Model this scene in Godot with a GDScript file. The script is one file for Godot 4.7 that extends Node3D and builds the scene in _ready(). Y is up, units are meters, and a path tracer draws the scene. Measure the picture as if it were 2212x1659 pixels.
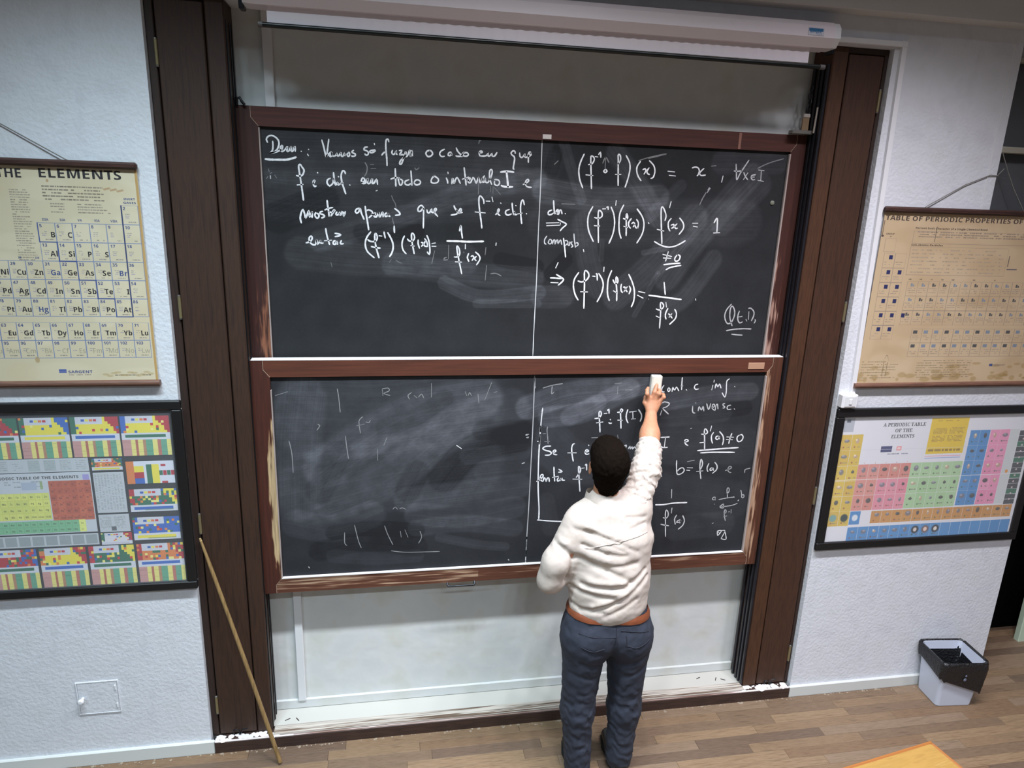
extends Node3D

const EXPOSURE := 0.55
const LAMP_ROWS := [
	{"n": 0, "z": 1.42, "xs": [-0.2, 1.25, 2.7], "e": 27.0, "cone": 56.0, "cols": [Color(0.86, 0.95, 1.0), Color(0.95, 0.97, 1.0), Color(0.97, 0.96, 1.0)]},
	{"n": 1, "z": 4.2, "xs": [-2.0, 1.2, 4.4], "e": 22.0, "cone": 70.0, "cols": [Color(0.80, 0.92, 1.0), Color(0.9, 0.96, 1.0), Color(0.95, 0.94, 1.0)]},  # row out of view, placed to light the lower walls and soften shadows
	{"n": 2, "z": 6.6, "xs": [-1.0, 3.0], "e": 5.0, "cone": 85.0, "cols": [Color(0.92, 0.96, 1.0), Color(0.92, 0.96, 1.0)]},  # weak row out of view, lights the hall from behind
]
const SMEAR_U := ("148|13.5|115,2884 537,2892 1253,2873;" +
	"127|12|144,2715 454,2706 1259,2752;" +
	"55|16.5|310,2523 654,2632 941,2742 1277,2824;" +
	"84|15|229,2471 529,2447 946,2454;" +
	"63|18|631,2428 947,2391 1275,2374;" +
	"38|21|862,2347 1035,2284 1311,2309;" +
	"25|18|1014,2252 1302,2254;" +
	"76|-13.5|139,2618 336,2702;" +
	"42|-12|491,2568 735,2574;" +
	"38|-12|1118,2457 1295,2428;" +
	"29|18|1386,2997 1430,2880 1488,2739;" +
	"67|25.5|1312,2774 1588,2742 1858,2762;" +
	"55|19.5|1639,2949 1763,2811 1867,2666;" +
	"76|18|2053,2672 1885,2471 1690,2291;" +
	"72|19.5|2313,2873 2065,2563 1941,2383;" +
	"63|16.5|1506,2635 1539,2465 1594,2334;" +
	"63|15|2164,2930 2447,2941;" +
	"72|15|2367,2832 2198,2654;" +
	"55|18|2171,2477 2046,2294 1956,2236;" +
	"63|18|1323,2287 1425,2288;" +
	"16|19.5|1812,2503 1927,2527;" +
	"127|10.5|1351,2631 2294,2656;" +
	"38|-10.5|1357,2937 1340,2856;" +
	"42|-12|1363,2397 1427,2463;" +
	"106|6|341,2837 1148,2869;" +
	"16|15|1892,2405 1791,2201;" +
	"14|13.5|1602,2553 1603,2466;" +
	"33|13.5|1968,2818 1821,2665")
const SMEAR_L := ("233|15|265,1730 559,1723 950,1761;" +
	"233|13.5|273,1383 620,1441 954,1477;" +
	"127|15|207,1820 177,1596 164,1316;" +
	"116|16.5|297,1476 514,1633 731,1743 1038,1806;" +
	"116|15|334,1309 598,1418 797,1578 995,1714 1174,1757;" +
	"84|13.5|158,1196 329,1162 507,1227;" +
	"76|16.5|685,1293 866,1310 1235,1344;" +
	"72|16.5|730,1216 959,1193 1216,1231;" +
	"55|15|730,1141 960,1155 1220,1115;" +
	"29|15|844,1084 1032,1035 1175,1014;" +
	"93|-18|865,1408 999,1548 1226,1602;" +
	"55|-12|1042,1642 1247,1649;" +
	"72|-13.5|686,1342 730,1437;" +
	"46|-13.5|329,1138 505,1153 730,1129;" +
	"50|10.5|977,1513 1252,1528;" +
	"46|9|1047,1425 1255,1442;" +
	"63|-10.5|260,1042 459,1081 730,1040;" +
	"42|10.5|325,1013 502,989 729,988;" +
	"76|-12|272,1359 363,1544;" +
	"50|-9|580,1677 731,1720 861,1809;" +
	"72|31.5|1266,1755 1470,1822 1704,1843 1869,1876;" +
	"63|28.5|1372,1706 1546,1726 1684,1795 1775,1841;" +
	"55|21|1477,1704 1614,1773;" +
	"127|12|1390,1561 1539,1457 1858,1446;" +
	"55|24|1976,1771 2220,1811 2421,1820;" +
	"63|12|1959,1693 2282,1711;" +
	"127|10.5|2023,1542 2408,1531;" +
	"127|9|2024,1285 2396,1216;" +
	"84|10.5|2097,1069 2359,1082;" +
	"50|7.5|1381,1262 1413,1105;" +
	"46|-9|2182,1701 2407,1733")
var M := {}
var used := {}
var rng := RandomNumberGenerator.new()

# ---------------------------------------------------------------- naming and grouping
func numbered(called: String) -> String:
	if not used.has(called):
		used[called] = 0
		return called
	used[called] += 1
	return "%s_%03d" % [called, used[called]]

func tag(o: Node3D, label := "", category := "", group := "", kind := "") -> Node3D:
	if label != "": o.set_meta("label", label)
	if category != "": o.set_meta("category", category)
	if group != "": o.set_meta("group", group)
	if kind != "": o.set_meta("kind", kind)
	return o

func thing(called: String, label: String, category: String, at := Vector3.ZERO, turn := 0.0, group := "") -> Node3D:
	var o := Node3D.new()
	o.name = numbered(called)
	add_child(o)
	o.position = at
	o.rotation.y = turn
	return tag(o, label, category, group)

func obj(called: String, mesh, mat: Material, parent: Node3D = null) -> MeshInstance3D:
	var m: Mesh = mesh.commit() if mesh is SurfaceTool else mesh
	var o := MeshInstance3D.new()
	o.mesh = m
	o.material_override = mat
	if parent == null:
		o.name = numbered(called)
		add_child(o)
	else:
		o.name = called
		parent.add_child(o, true)
	return o

func struct(called: String, label: String, category: String, mesh, mat: Material) -> MeshInstance3D:
	var o := obj(called, mesh, mat)
	tag(o, label, category, "", "structure")
	return o

# ---------------------------------------------------------------- shapes
func mb() -> SurfaceTool:
	var st := SurfaceTool.new()
	st.begin(Mesh.PRIMITIVE_TRIANGLES)
	return st

func tri(st: SurfaceTool, a: Vector3, b: Vector3, c: Vector3, n: Vector3, ua := Vector2.ZERO, ub := Vector2.ZERO, uc := Vector2.ZERO) -> void:
	# a, b, c counter-clockwise seen from outside; front faces run clockwise
	var g := (b - a).cross(c - a)
	st.set_normal(n); st.set_uv(ua); st.add_vertex(a)
	if g.dot(n) > 0.0:
		st.set_normal(n); st.set_uv(uc); st.add_vertex(c)
		st.set_normal(n); st.set_uv(ub); st.add_vertex(b)
	else:
		st.set_normal(n); st.set_uv(ub); st.add_vertex(b)
		st.set_normal(n); st.set_uv(uc); st.add_vertex(c)

func quad(st: SurfaceTool, a: Vector3, b: Vector3, c: Vector3, d: Vector3, out := Vector3.ZERO, uvs: Array = []) -> void:
	var n := (b - a).cross(c - a).normalized()
	if n == Vector3.ZERO:
		n = (c - a).cross(d - a).normalized()
	if out != Vector3.ZERO and n.dot(out) < 0.0:
		n = -n
	if uvs.is_empty():
		uvs = [Vector2(0, 1), Vector2(1, 1), Vector2(1, 0), Vector2(0, 0)]
	tri(st, a, b, c, n, uvs[0], uvs[1], uvs[2])
	tri(st, a, c, d, n, uvs[0], uvs[2], uvs[3])

# box between two corners with chamfered edges; the big faces carry 0..1 coordinates
func bx(st: SurfaceTool, lo: Vector3, hi: Vector3, ch := 0.0, t := Transform3D()) -> SurfaceTool:
	var c := (lo + hi) * 0.5
	var h := (hi - lo) * 0.5
	ch = minf(ch, minf(h.x, minf(h.y, h.z)) * 0.6)
	var uvof := func(p: Vector3, ax: int) -> Vector2:
		var q := (p - lo) / (hi - lo)
		if ax == 2: return Vector2(q.x, 1.0 - q.y)
		if ax == 1: return Vector2(q.x, q.z)
		return Vector2(q.z, 1.0 - q.y)
	for ax in 3:
		var b := (ax + 1) % 3
		var d := (ax + 2) % 3
		for s in [-1.0, 1.0]:
			var pts: Array[Vector3] = []
			var uv := []
			for k in [[-1, -1], [1, -1], [1, 1], [-1, 1]]:
				var p := c
				p[ax] += s * h[ax]
				p[b] += k[0] * (h[b] - ch)
				p[d] += k[1] * (h[d] - ch)
				pts.append(t * p)
				uv.append(uvof.call(p, ax))
			var n := Vector3.ZERO
			n[ax] = s
			quad(st, pts[0], pts[1], pts[2], pts[3], t.basis * n, uv)
	if ch > 0.0:
		for ax in 3:
			var b := (ax + 1) % 3
			var d := (ax + 2) % 3
			for s in [[-1.0, -1.0], [-1.0, 1.0], [1.0, -1.0], [1.0, 1.0]]:
				var pts: Array[Vector3] = []
				var uv := []
				for k in [[-1.0, 0], [1.0, 0], [1.0, 1], [-1.0, 1]]:
					var p := c
					p[ax] += k[0] * (h[ax] - ch)
					p[b] += s[0] * (h[b] - (ch if k[1] == 0 else 0.0))
					p[d] += s[1] * (h[d] - (0.0 if k[1] == 0 else ch))
					pts.append(t * p)
					uv.append(uvof.call(p, 2))
				var n := Vector3.ZERO
				n[b] = s[0]
				n[d] = s[1]
				quad(st, pts[0], pts[1], pts[2], pts[3], t.basis * n, uv)
		for sx in [-1.0, 1.0]:
			for sy in [-1.0, 1.0]:
				for sz in [-1.0, 1.0]:
					var s := Vector3(sx, sy, sz)
					var a := c + s * (h - Vector3(0, ch, ch))
					var b2 := c + s * (h - Vector3(ch, 0, ch))
					var d2 := c + s * (h - Vector3(ch, ch, 0))
					tri(st, t * a, t * b2, t * d2, (t.basis * s).normalized(), uvof.call(a, 2), uvof.call(b2, 2), uvof.call(d2, 2))
	return st

func box(lo: Vector3, hi: Vector3, ch := 0.0, t := Transform3D()) -> SurfaceTool:
	return bx(mb(), lo, hi, ch, t)

# a polygon in x, y pushed from z0 to z1 (z1 is the face towards the room)
func prism(st: SurfaceTool, poly: Array, z0: float, z1: float, uvlo := Vector2.INF, uvhi := Vector2.INF) -> SurfaceTool:
	var pv := PackedVector2Array(poly)
	if Geometry2D.is_polygon_clockwise(pv):
		pv.reverse()
	var lo := pv[0]
	var hi := pv[0]
	for p in pv:
		lo = lo.min(p)
		hi = hi.max(p)
	if uvlo != Vector2.INF:
		lo = uvlo
		hi = uvhi
	var uvof := func(p: Vector2) -> Vector2:
		var q := (p - lo) / (hi - lo)
		return Vector2(q.x, 1.0 - q.y)
	var ix := Geometry2D.triangulate_polygon(pv)
	for k in range(0, ix.size(), 3):
		var a := pv[ix[k]]
		var b := pv[ix[k + 1]]
		var c := pv[ix[k + 2]]
		tri(st, Vector3(a.x, a.y, z1), Vector3(b.x, b.y, z1), Vector3(c.x, c.y, z1), Vector3(0, 0, 1), uvof.call(a), uvof.call(b), uvof.call(c))
		tri(st, Vector3(a.x, a.y, z0), Vector3(b.x, b.y, z0), Vector3(c.x, c.y, z0), Vector3(0, 0, -1), uvof.call(a), uvof.call(b), uvof.call(c))
	for k in pv.size():
		var a := pv[k]
		var b := pv[(k + 1) % pv.size()]
		var e := b - a
		quad(st, Vector3(a.x, a.y, z0), Vector3(b.x, b.y, z0), Vector3(b.x, b.y, z1), Vector3(a.x, a.y, z1), Vector3(e.y, -e.x, 0), [uvof.call(a), uvof.call(b), uvof.call(b), uvof.call(a)])
	return st

# round tube through points; radii may change along it
func tube(st: SurfaceTool, pts: Array, radii: Array, n := 10, caps := true) -> SurfaceTool:
	var rings := []
	var up := Vector3(0.13, 0.31, 0.94)
	for k in pts.size():
		var dir: Vector3
		if k == 0: dir = pts[1] - pts[0]
		elif k == pts.size() - 1: dir = pts[k] - pts[k - 1]
		else: dir = (pts[k + 1] - pts[k]).normalized() + (pts[k] - pts[k - 1]).normalized()
		dir = dir.normalized()
		var x := dir.cross(up).normalized()
		if x.length() < 0.5: x = dir.cross(Vector3(1, 0, 0)).normalized()
		var y := x.cross(dir).normalized()
		up = y
		var r: float = radii[mini(k, radii.size() - 1)]
		var ring := []
		for j in n:
			var a := TAU * j / n
			ring.append([pts[k] + (x * cos(a) + y * sin(a)) * r, x * cos(a) + y * sin(a)])
		rings.append(ring)
	for k in rings.size() - 1:
		for j in n:
			var a = rings[k][j]
			var b = rings[k][(j + 1) % n]
			var c = rings[k + 1][(j + 1) % n]
			var d = rings[k + 1][j]
			for t3 in [[a, b, c], [a, c, d]]:
				var g: Vector3 = (t3[1][0] - t3[0][0]).cross(t3[2][0] - t3[0][0])
				var order := [0, 1, 2] if g.dot(t3[0][1]) < 0.0 else [0, 2, 1]
				for o in order:
					st.set_normal(t3[o][1])
					st.set_uv(Vector2(float(j) / n, float(k) / rings.size()))
					st.add_vertex(t3[o][0])
	if caps:
		for e in [0, rings.size() - 1]:
			var dir: Vector3 = (pts[0] - pts[1]).normalized() if e == 0 else (pts[e] - pts[e - 1]).normalized()
			for j in n:
				tri(st, pts[e], rings[e][j][0], rings[e][(j + 1) % n][0], dir)
	return st

# a profile of (radius, height) turned round the y axis at a place
func lathe(st: SurfaceTool, prof: Array, at: Vector3, n := 16, basis := Basis()) -> SurfaceTool:
	for k in prof.size() - 1:
		var p: Vector2 = prof[k]
		var q: Vector2 = prof[k + 1]
		var e := q - p
		for j in n:
			var a0 := TAU * j / n
			var a1 := TAU * (j + 1) / n
			var d0 := Vector3(cos(a0), 0, sin(a0))
			var d1 := Vector3(cos(a1), 0, sin(a1))
			var nn := basis * ((d0 + d1).normalized() * e.y - Vector3.UP * e.x)
			var a := at + basis * (d0 * p.x + Vector3.UP * p.y)
			var b := at + basis * (d1 * p.x + Vector3.UP * p.y)
			var c := at + basis * (d1 * q.x + Vector3.UP * q.y)
			var d := at + basis * (d0 * q.x + Vector3.UP * q.y)
			if p.x > 1e-6: tri(st, a, b, c, nn.normalized())
			if q.x > 1e-6: tri(st, a, c, d, nn.normalized())
	return st

# a flat wire sheet between rows of points
func sheet(st: SurfaceTool, rows: Array, smooth := true) -> SurfaceTool:
	var nr := rows.size()
	var nc: int = rows[0].size()
	var nrm := []
	for i in nr:
		var line := []
		for j in nc:
			var du: Vector3 = rows[i][mini(j + 1, nc - 1)] - rows[i][maxi(j - 1, 0)]
			var dv: Vector3 = rows[mini(i + 1, nr - 1)][j] - rows[maxi(i - 1, 0)][j]
			line.append(dv.cross(du).normalized())
		nrm.append(line)
	for i in nr - 1:
		for j in nc - 1:
			for t3 in [[[i, j], [i, j + 1], [i + 1, j + 1]], [[i, j], [i + 1, j + 1], [i + 1, j]]]:
				for e in t3:
					st.set_normal(nrm[e[0]][e[1]])
					st.set_uv(Vector2(float(e[1]) / (nc - 1), float(e[0]) / (nr - 1)))
					st.add_vertex(rows[e[0]][e[1]])
	return st

# ---------------------------------------------------------------- lettering
var fonts := {}
func font(bold: bool, serif := false) -> SystemFont:
	var key := str(bold) + str(serif)
	if not fonts.has(key):
		var f := SystemFont.new()
		f.font_names = PackedStringArray(["Droid Serif" if serif else "Droid Sans"])
		f.font_weight = 700 if bold else 400
		fonts[key] = f
	return fonts[key]

var glyphs := {}
# letters laid flat on a board facing +z: left edge x, baseline y, cap height h, optional total width w
func letter(st: SurfaceTool, s: String, x: float, y: float, z: float, h: float, w := 0.0, bold := true, serif := false, align := 0) -> void:
	var key := s + str(bold) + str(serif)
	if not glyphs.has(key):
		var tm := TextMesh.new()
		tm.text = s
		tm.font = font(bold, serif)
		tm.font_size = 32
		tm.pixel_size = 0.01
		tm.curve_step = 4.0
		tm.depth = 0.0
		tm.horizontal_alignment = HORIZONTAL_ALIGNMENT_LEFT
		tm.vertical_alignment = VERTICAL_ALIGNMENT_BOTTOM
		var am := ArrayMesh.new()
		am.add_surface_from_arrays(Mesh.PRIMITIVE_TRIANGLES, tm.surface_get_arrays(0))
		var cap := TextMesh.new()
		cap.text = "H"
		cap.font = font(bold, serif)
		cap.font_size = 32
		cap.pixel_size = 0.01
		cap.depth = 0.0
		cap.vertical_alignment = VERTICAL_ALIGNMENT_BOTTOM
		var cb := cap.get_aabb()
		glyphs[key] = [am, tm.get_aabb(), cb.size.y, cb.position.y]
	var g: Array = glyphs[key]
	var sy: float = h / g[2]
	var sx := sy
	var ab: AABB = g[1]
	if w > 0.0:
		sx = w / ab.size.x
	var ox: float = x - ab.position.x * sx
	if align == 1: ox -= ab.size.x * sx * 0.5
	elif align == 2: ox -= ab.size.x * sx
	st.append_from(g[0], 0, Transform3D(Basis(Vector3(sx, 0, 0), Vector3(0, sy, 0), Vector3(0, 0, 1)), Vector3(ox, y - g[3] * sy, z)))

# ---------------------------------------------------------------- chalk strokes
func smooth_line(p: Array) -> Array:
	if p.size() < 3:
		return p
	var out := []
	for i in p.size() - 1:
		var p0: Vector2 = p[maxi(i - 1, 0)]
		var p1: Vector2 = p[i]
		var p2: Vector2 = p[i + 1]
		var p3: Vector2 = p[mini(i + 2, p.size() - 1)]
		var steps := clampi(int(p1.distance_to(p2) / 6.0), 2, 6)
		for k in steps:
			var t := float(k) / steps
			out.append(p1.cubic_interpolate(p2, p0, p3, t))
	out.append(p[-1])
	return out

func chalk(st: SurfaceTool, data: String, z: float, w: float, bright: float) -> void:
	for s in data.split(";"):
		var pts := []
		for t in s.split(" "):
			var c := t.split(",")
			pts.append(Vector2(float(c[0]), float(c[1])))
		pts = smooth_line(pts)
		var n := pts.size()
		var left := []
		var right := []
		var tone := []
		for i in n:
			var d: Vector2 = (pts[mini(i + 1, n - 1)] - pts[maxi(i - 1, 0)]).normalized()
			if d == Vector2.ZERO: d = Vector2(1, 0)
			var ww := w * 0.5 * (0.86 + 0.2 * rng.randf())
			if i == 0 or i == n - 1: ww *= 0.62
			var nn := Vector2(-d.y, d.x) * ww
			var c: Vector2 = pts[i]
			if i == 0: c -= d * w * 0.25
			if i == n - 1: c += d * w * 0.25
			left.append(Vector3((c.x + nn.x) * 0.001, (c.y + nn.y) * 0.001, z))
			right.append(Vector3((c.x - nn.x) * 0.001, (c.y - nn.y) * 0.001, z))
			var b := bright * (0.88 + 0.22 * rng.randf())
			tone.append(Color(b, b, b * 1.02))
		for i in n - 1:
			var a := [left[i], right[i], right[i + 1], left[i + 1]]
			var cc := [tone[i], tone[i], tone[i + 1], tone[i + 1]]
			for t3 in [[0, 1, 2], [0, 2, 3]]:
				var g: Vector3 = (a[t3[1]] - a[t3[0]]).cross(a[t3[2]] - a[t3[0]])
				for e in (t3 if g.z < 0.0 else [t3[0], t3[2], t3[1]]):
					st.set_color(cc[e])
					st.set_normal(Vector3(0, 0, 1))
					st.add_vertex(a[e])

# ---------------------------------------------------------------- materials
func mat(key: String, c: Color, rough := 0.8, metal := 0.0) -> StandardMaterial3D:
	var m := StandardMaterial3D.new()
	m.resource_name = key
	m.albedo_color = c
	m.roughness = rough
	m.metallic = metal
	M[key] = m
	return m

func noise(freq: float, seed_: int, octaves := 4, kind := FastNoiseLite.TYPE_SIMPLEX_SMOOTH) -> FastNoiseLite:
	var f := FastNoiseLite.new()
	f.seed = seed_
	f.noise_type = kind
	f.frequency = freq
	f.fractal_octaves = octaves
	return f

func ntex(freq: float, seed_: int, stops: Array, octaves := 4, size := 256, as_normal := false, bump := 4.0) -> NoiseTexture2D:
	var t := NoiseTexture2D.new()
	t.width = size
	t.height = size
	t.seamless = true
	t.noise = noise(freq, seed_, octaves)
	t.generate_mipmaps = false
	if as_normal:
		t.as_normal_map = true
		t.bump_strength = bump
	else:
		var g := Gradient.new()
		g.offsets = PackedFloat32Array(range(stops.size()).map(func(i): return float(i) / (stops.size() - 1)))
		g.colors = PackedColorArray(stops)
		t.color_ramp = g
	return t

func tri_wrap(m: StandardMaterial3D, s: Vector3, world := true) -> StandardMaterial3D:
	m.uv1_triplanar = true
	m.uv1_world_triplanar = world
	m.uv1_scale = s
	m.uv1_triplanar_sharpness = 4.0
	return m

func shade(c: Color, k: float) -> Color:
	return Color(clampf(c.r * k, 0, 1), clampf(c.g * k, 0, 1), clampf(c.b * k, 0, 1))

func rgb8(r: float, g: float, b: float) -> Color:
	return Color(r / 255.0, g / 255.0, b / 255.0)

# wood whose grain runs along an axis; three tones
func wood(key: String, a: Color, b: Color, axis: int, rough := 0.55, fine := 34.0) -> StandardMaterial3D:
	var m := mat(key, Color.WHITE, rough)
	m.albedo_texture = ntex(0.02, key.hash() % 1000, [shade(a, 0.8), a, b, a, shade(b, 1.08)], 5)
	var s := Vector3(fine, fine, fine) * 0.35
	s[axis] = fine * 0.02
	return tri_wrap(m, s)

# picture of wood wear or painted steel sheen: pale fibres where amount(u, v) is high; grain along v (or u)
func worn_or_sheen(key: String, base: Color, bare: Color, w: int, h: int, along_u: bool, amount: Callable, seed_: int) -> StandardMaterial3D:
	var f := noise(0.05, seed_, 4)
	var f2 := noise(0.02, seed_ + 7, 3)
	var data := PackedByteArray()
	data.resize(w * h * 3)
	var i := 0
	for y in h:
		for x in w:
			var fib := f.get_noise_2d(x * (0.12 if along_u else 2.2), y * (2.2 if along_u else 0.12)) * 0.5 + 0.5
			var big := f2.get_noise_2d(x * (0.4 if along_u else 1.5), y * (1.5 if along_u else 0.4)) * 0.5 + 0.5
			var am: float = amount.call(float(x) / w, float(y) / h)
			var t := smoothstep(0.42, 0.62, am * 0.75 + fib * 0.55 * minf(am * 2.5, 1.0) - (1.0 - am) * 0.2 + (big - 0.5) * 0.35 * minf(am * 3.0, 1.0))
			var c := shade(base, 0.8 + 0.4 * fib).lerp(shade(bare, 0.75 + 0.5 * fib), t)
			data[i] = int(clampf(c.r, 0, 1) * 255)
			data[i + 1] = int(clampf(c.g, 0, 1) * 255)
			data[i + 2] = int(clampf(c.b, 0, 1) * 255)
			i += 3
	var m := mat(key, Color.WHITE, 0.65)
	m.albedo_texture = ImageTexture.create_from_image(Image.create_from_data(w, h, false, Image.FORMAT_RGB8, data))
	return m

# ---------------------------------------------------------------- blackboard slate with wiped chalk
func slate(key: String, lo: Vector2, hi: Vector2, base: Color, haze: float, smears: String, seed_: int) -> StandardMaterial3D:
	var w := 1024
	var h := int(1024.0 * (hi.y - lo.y) / (hi.x - lo.x))
	var sc := w / (hi.x - lo.x) * 0.001
	var v := PackedFloat32Array()
	v.resize(w * h)
	v.fill(haze)
	var f := noise(0.012, seed_, 4)
	var fib := noise(0.045, seed_ + 3, 3)
	for s in smears.split(";"):
		var part := s.split("|")
		var r := float(part[0]) * sc
		var add := float(part[1])
		var pts := []
		for t in part[2].split(" "):
			var c := t.split(",")
			pts.append(Vector2((float(c[0]) - lo.x * 1000.0) * sc, (hi.y * 1000.0 - float(c[1])) * sc))
		pts = smooth_line(pts)
		var cell := {}
		for k in pts.size() - 1:
			var a: Vector2 = pts[k]
			var b: Vector2 = pts[k + 1]
			var ab := b - a
			var L := maxf(ab.length_squared(), 1e-6)
			var dir := ab.normalized()
			for y in range(maxi(int(minf(a.y, b.y) - r), 0), mini(int(maxf(a.y, b.y) + r) + 1, h)):
				for x in range(maxi(int(minf(a.x, b.x) - r), 0), mini(int(maxf(a.x, b.x) + r) + 1, w)):
					var p := Vector2(x, y)
					var t := clampf((p - a).dot(ab) / L, 0.0, 1.0)
					var d := p.distance_to(a + ab * t) / r
					if d < 1.0:
						var across := (p - a).cross(dir)
						var e := smoothstep(1.0, 0.72, d) * (0.8 + 0.5 * fib.get_noise_1d(across * 6.0 + seed_ * 31.0) + 0.25 * fib.get_noise_2d(x * 0.6, y * 0.6))
						var i := y * w + x
						if e > cell.get(i, 0.0):
							cell[i] = e
		for i in cell:
			v[i] += add * cell[i]
	var data := PackedByteArray()
	data.resize(w * h * 3)
	var j := 0
	for y in h:
		for x in w:
			var n := f.get_noise_2d(x, y)
			var t := maxf(v[y * w + x] + n * 5.0 + fib.get_noise_2d(x * 3.0, y * 3.0) * 2.0, -8.0)
			data[j] = int(clampf(base.r * 255.0 + t, 0, 255))
			data[j + 1] = int(clampf(base.g * 255.0 + t * 1.01, 0, 255))
			data[j + 2] = int(clampf(base.b * 255.0 + t * 1.06, 0, 255))
			j += 3
	var m := mat(key, Color.WHITE, 0.82)
	m.metallic_specular = 0.3
	m.albedo_texture = ImageTexture.create_from_image(Image.create_from_data(w, h, false, Image.FORMAT_RGB8, data))
	return m

# ---------------------------------------------------------------- printed sheets
var im: Image
var ilo: Vector2
var isc: float
var ih: int
func paper(lo: Vector2, hi: Vector2, px: int, c: Color) -> void:
	ilo = lo
	isc = px / (hi.x - lo.x)
	ih = int(px * (hi.y - lo.y) / (hi.x - lo.x))
	im = Image.create(px, ih, false, Image.FORMAT_RGB8)
	im.fill(c)

func R(x0: float, y0: float, x1: float, y1: float, c: Color) -> void:
	var ax := int((minf(x0, x1) - ilo.x) * isc)
	var bx_ := int((maxf(x0, x1) - ilo.x) * isc)
	var ay := ih - int((maxf(y0, y1) - ilo.y) * isc)
	var by := ih - int((minf(y0, y1) - ilo.y) * isc)
	im.fill_rect(Rect2i(ax, ay, maxi(bx_ - ax, 1), maxi(by - ay, 1)), c)

func frame_rect(x0: float, y0: float, x1: float, y1: float, w: float, c: Color) -> void:
	R(x0, y0, x1, y0 + w, c)
	R(x0, y1 - w, x1, y1, c)
	R(x0, y0, x0 + w, y1, c)
	R(x1 - w, y0, x1, y1, c)

# a line of tiny print: dark dashes of uneven length
func tiny(x0: float, x1: float, y: float, h: float, c: Color, fill := 0.7) -> void:
	var x := x0
	while x < x1:
		var l := h * (0.8 + 2.6 * rng.randf())
		if rng.randf() < fill:
			R(x, y, minf(x + l, x1), y + h, c.lerp(Color(1, 1, 1), 0.15 * rng.randf()))
		x += l + h * 0.5

func blob(x: float, y: float, rx: float, ry: float, c: Color, k := 1.0) -> void:
	var cx := (x - ilo.x) * isc
	var cy := ih - (y - ilo.y) * isc
	var ax := rx * isc
	var ay := ry * isc
	for py in range(maxi(int(cy - ay), 0), mini(int(cy + ay) + 1, ih)):
		for px in range(maxi(int(cx - ax), 0), mini(int(cx + ax) + 1, im.get_width())):
			var d := Vector2((px - cx) / ax, (py - cy) / ay).length()
			if d < 1.0:
				im.set_pixel(px, py, im.get_pixel(px, py).lerp(c, k * smoothstep(1.0, 0.6, d)))

func printed(key: String, rough := 0.6) -> StandardMaterial3D:
	var m := mat(key, Color.WHITE, rough)
	m.albedo_texture = ImageTexture.create_from_image(im)
	m.texture_repeat = false
	return m

# a sheet of paper that takes its picture from the current print area
func leaf(x0: float, y0: float, x1: float, y1: float, z: float, lo: Vector2, hi: Vector2, thick := 0.0012) -> SurfaceTool:
	return prism(mb(), [Vector2(x0, y0), Vector2(x1, y0), Vector2(x1, y1), Vector2(x0, y1)], z - thick, z, lo, hi)

# ---------------------------------------------------------------- soft bodies
# bone: [a, b, radius at a, radius at b, sx, sz]  (sx, sz widen or flatten it across x and z)
func bone_d(bn: Array, p: Vector3) -> float:
	var s := Vector3(1.0 / bn[4], 1.0, 1.0 / bn[5])
	var a: Vector3 = bn[0] * s
	var ab: Vector3 = bn[1] * s - a
	var q := p * s - a
	var t := clampf(q.dot(ab) / maxf(ab.length_squared(), 1e-9), 0.0, 1.0)
	return ((q - ab * t).length() - lerpf(bn[2], bn[3], t)) * minf(1.0, minf(bn[4], bn[5]))

func field(bones: Array, p: Vector3, k: float) -> float:
	var acc := 0.0
	for bn in bones:
		acc += exp(-k * bone_d(bn, p))
	return -log(maxf(acc, 1e-30)) / k

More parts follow.
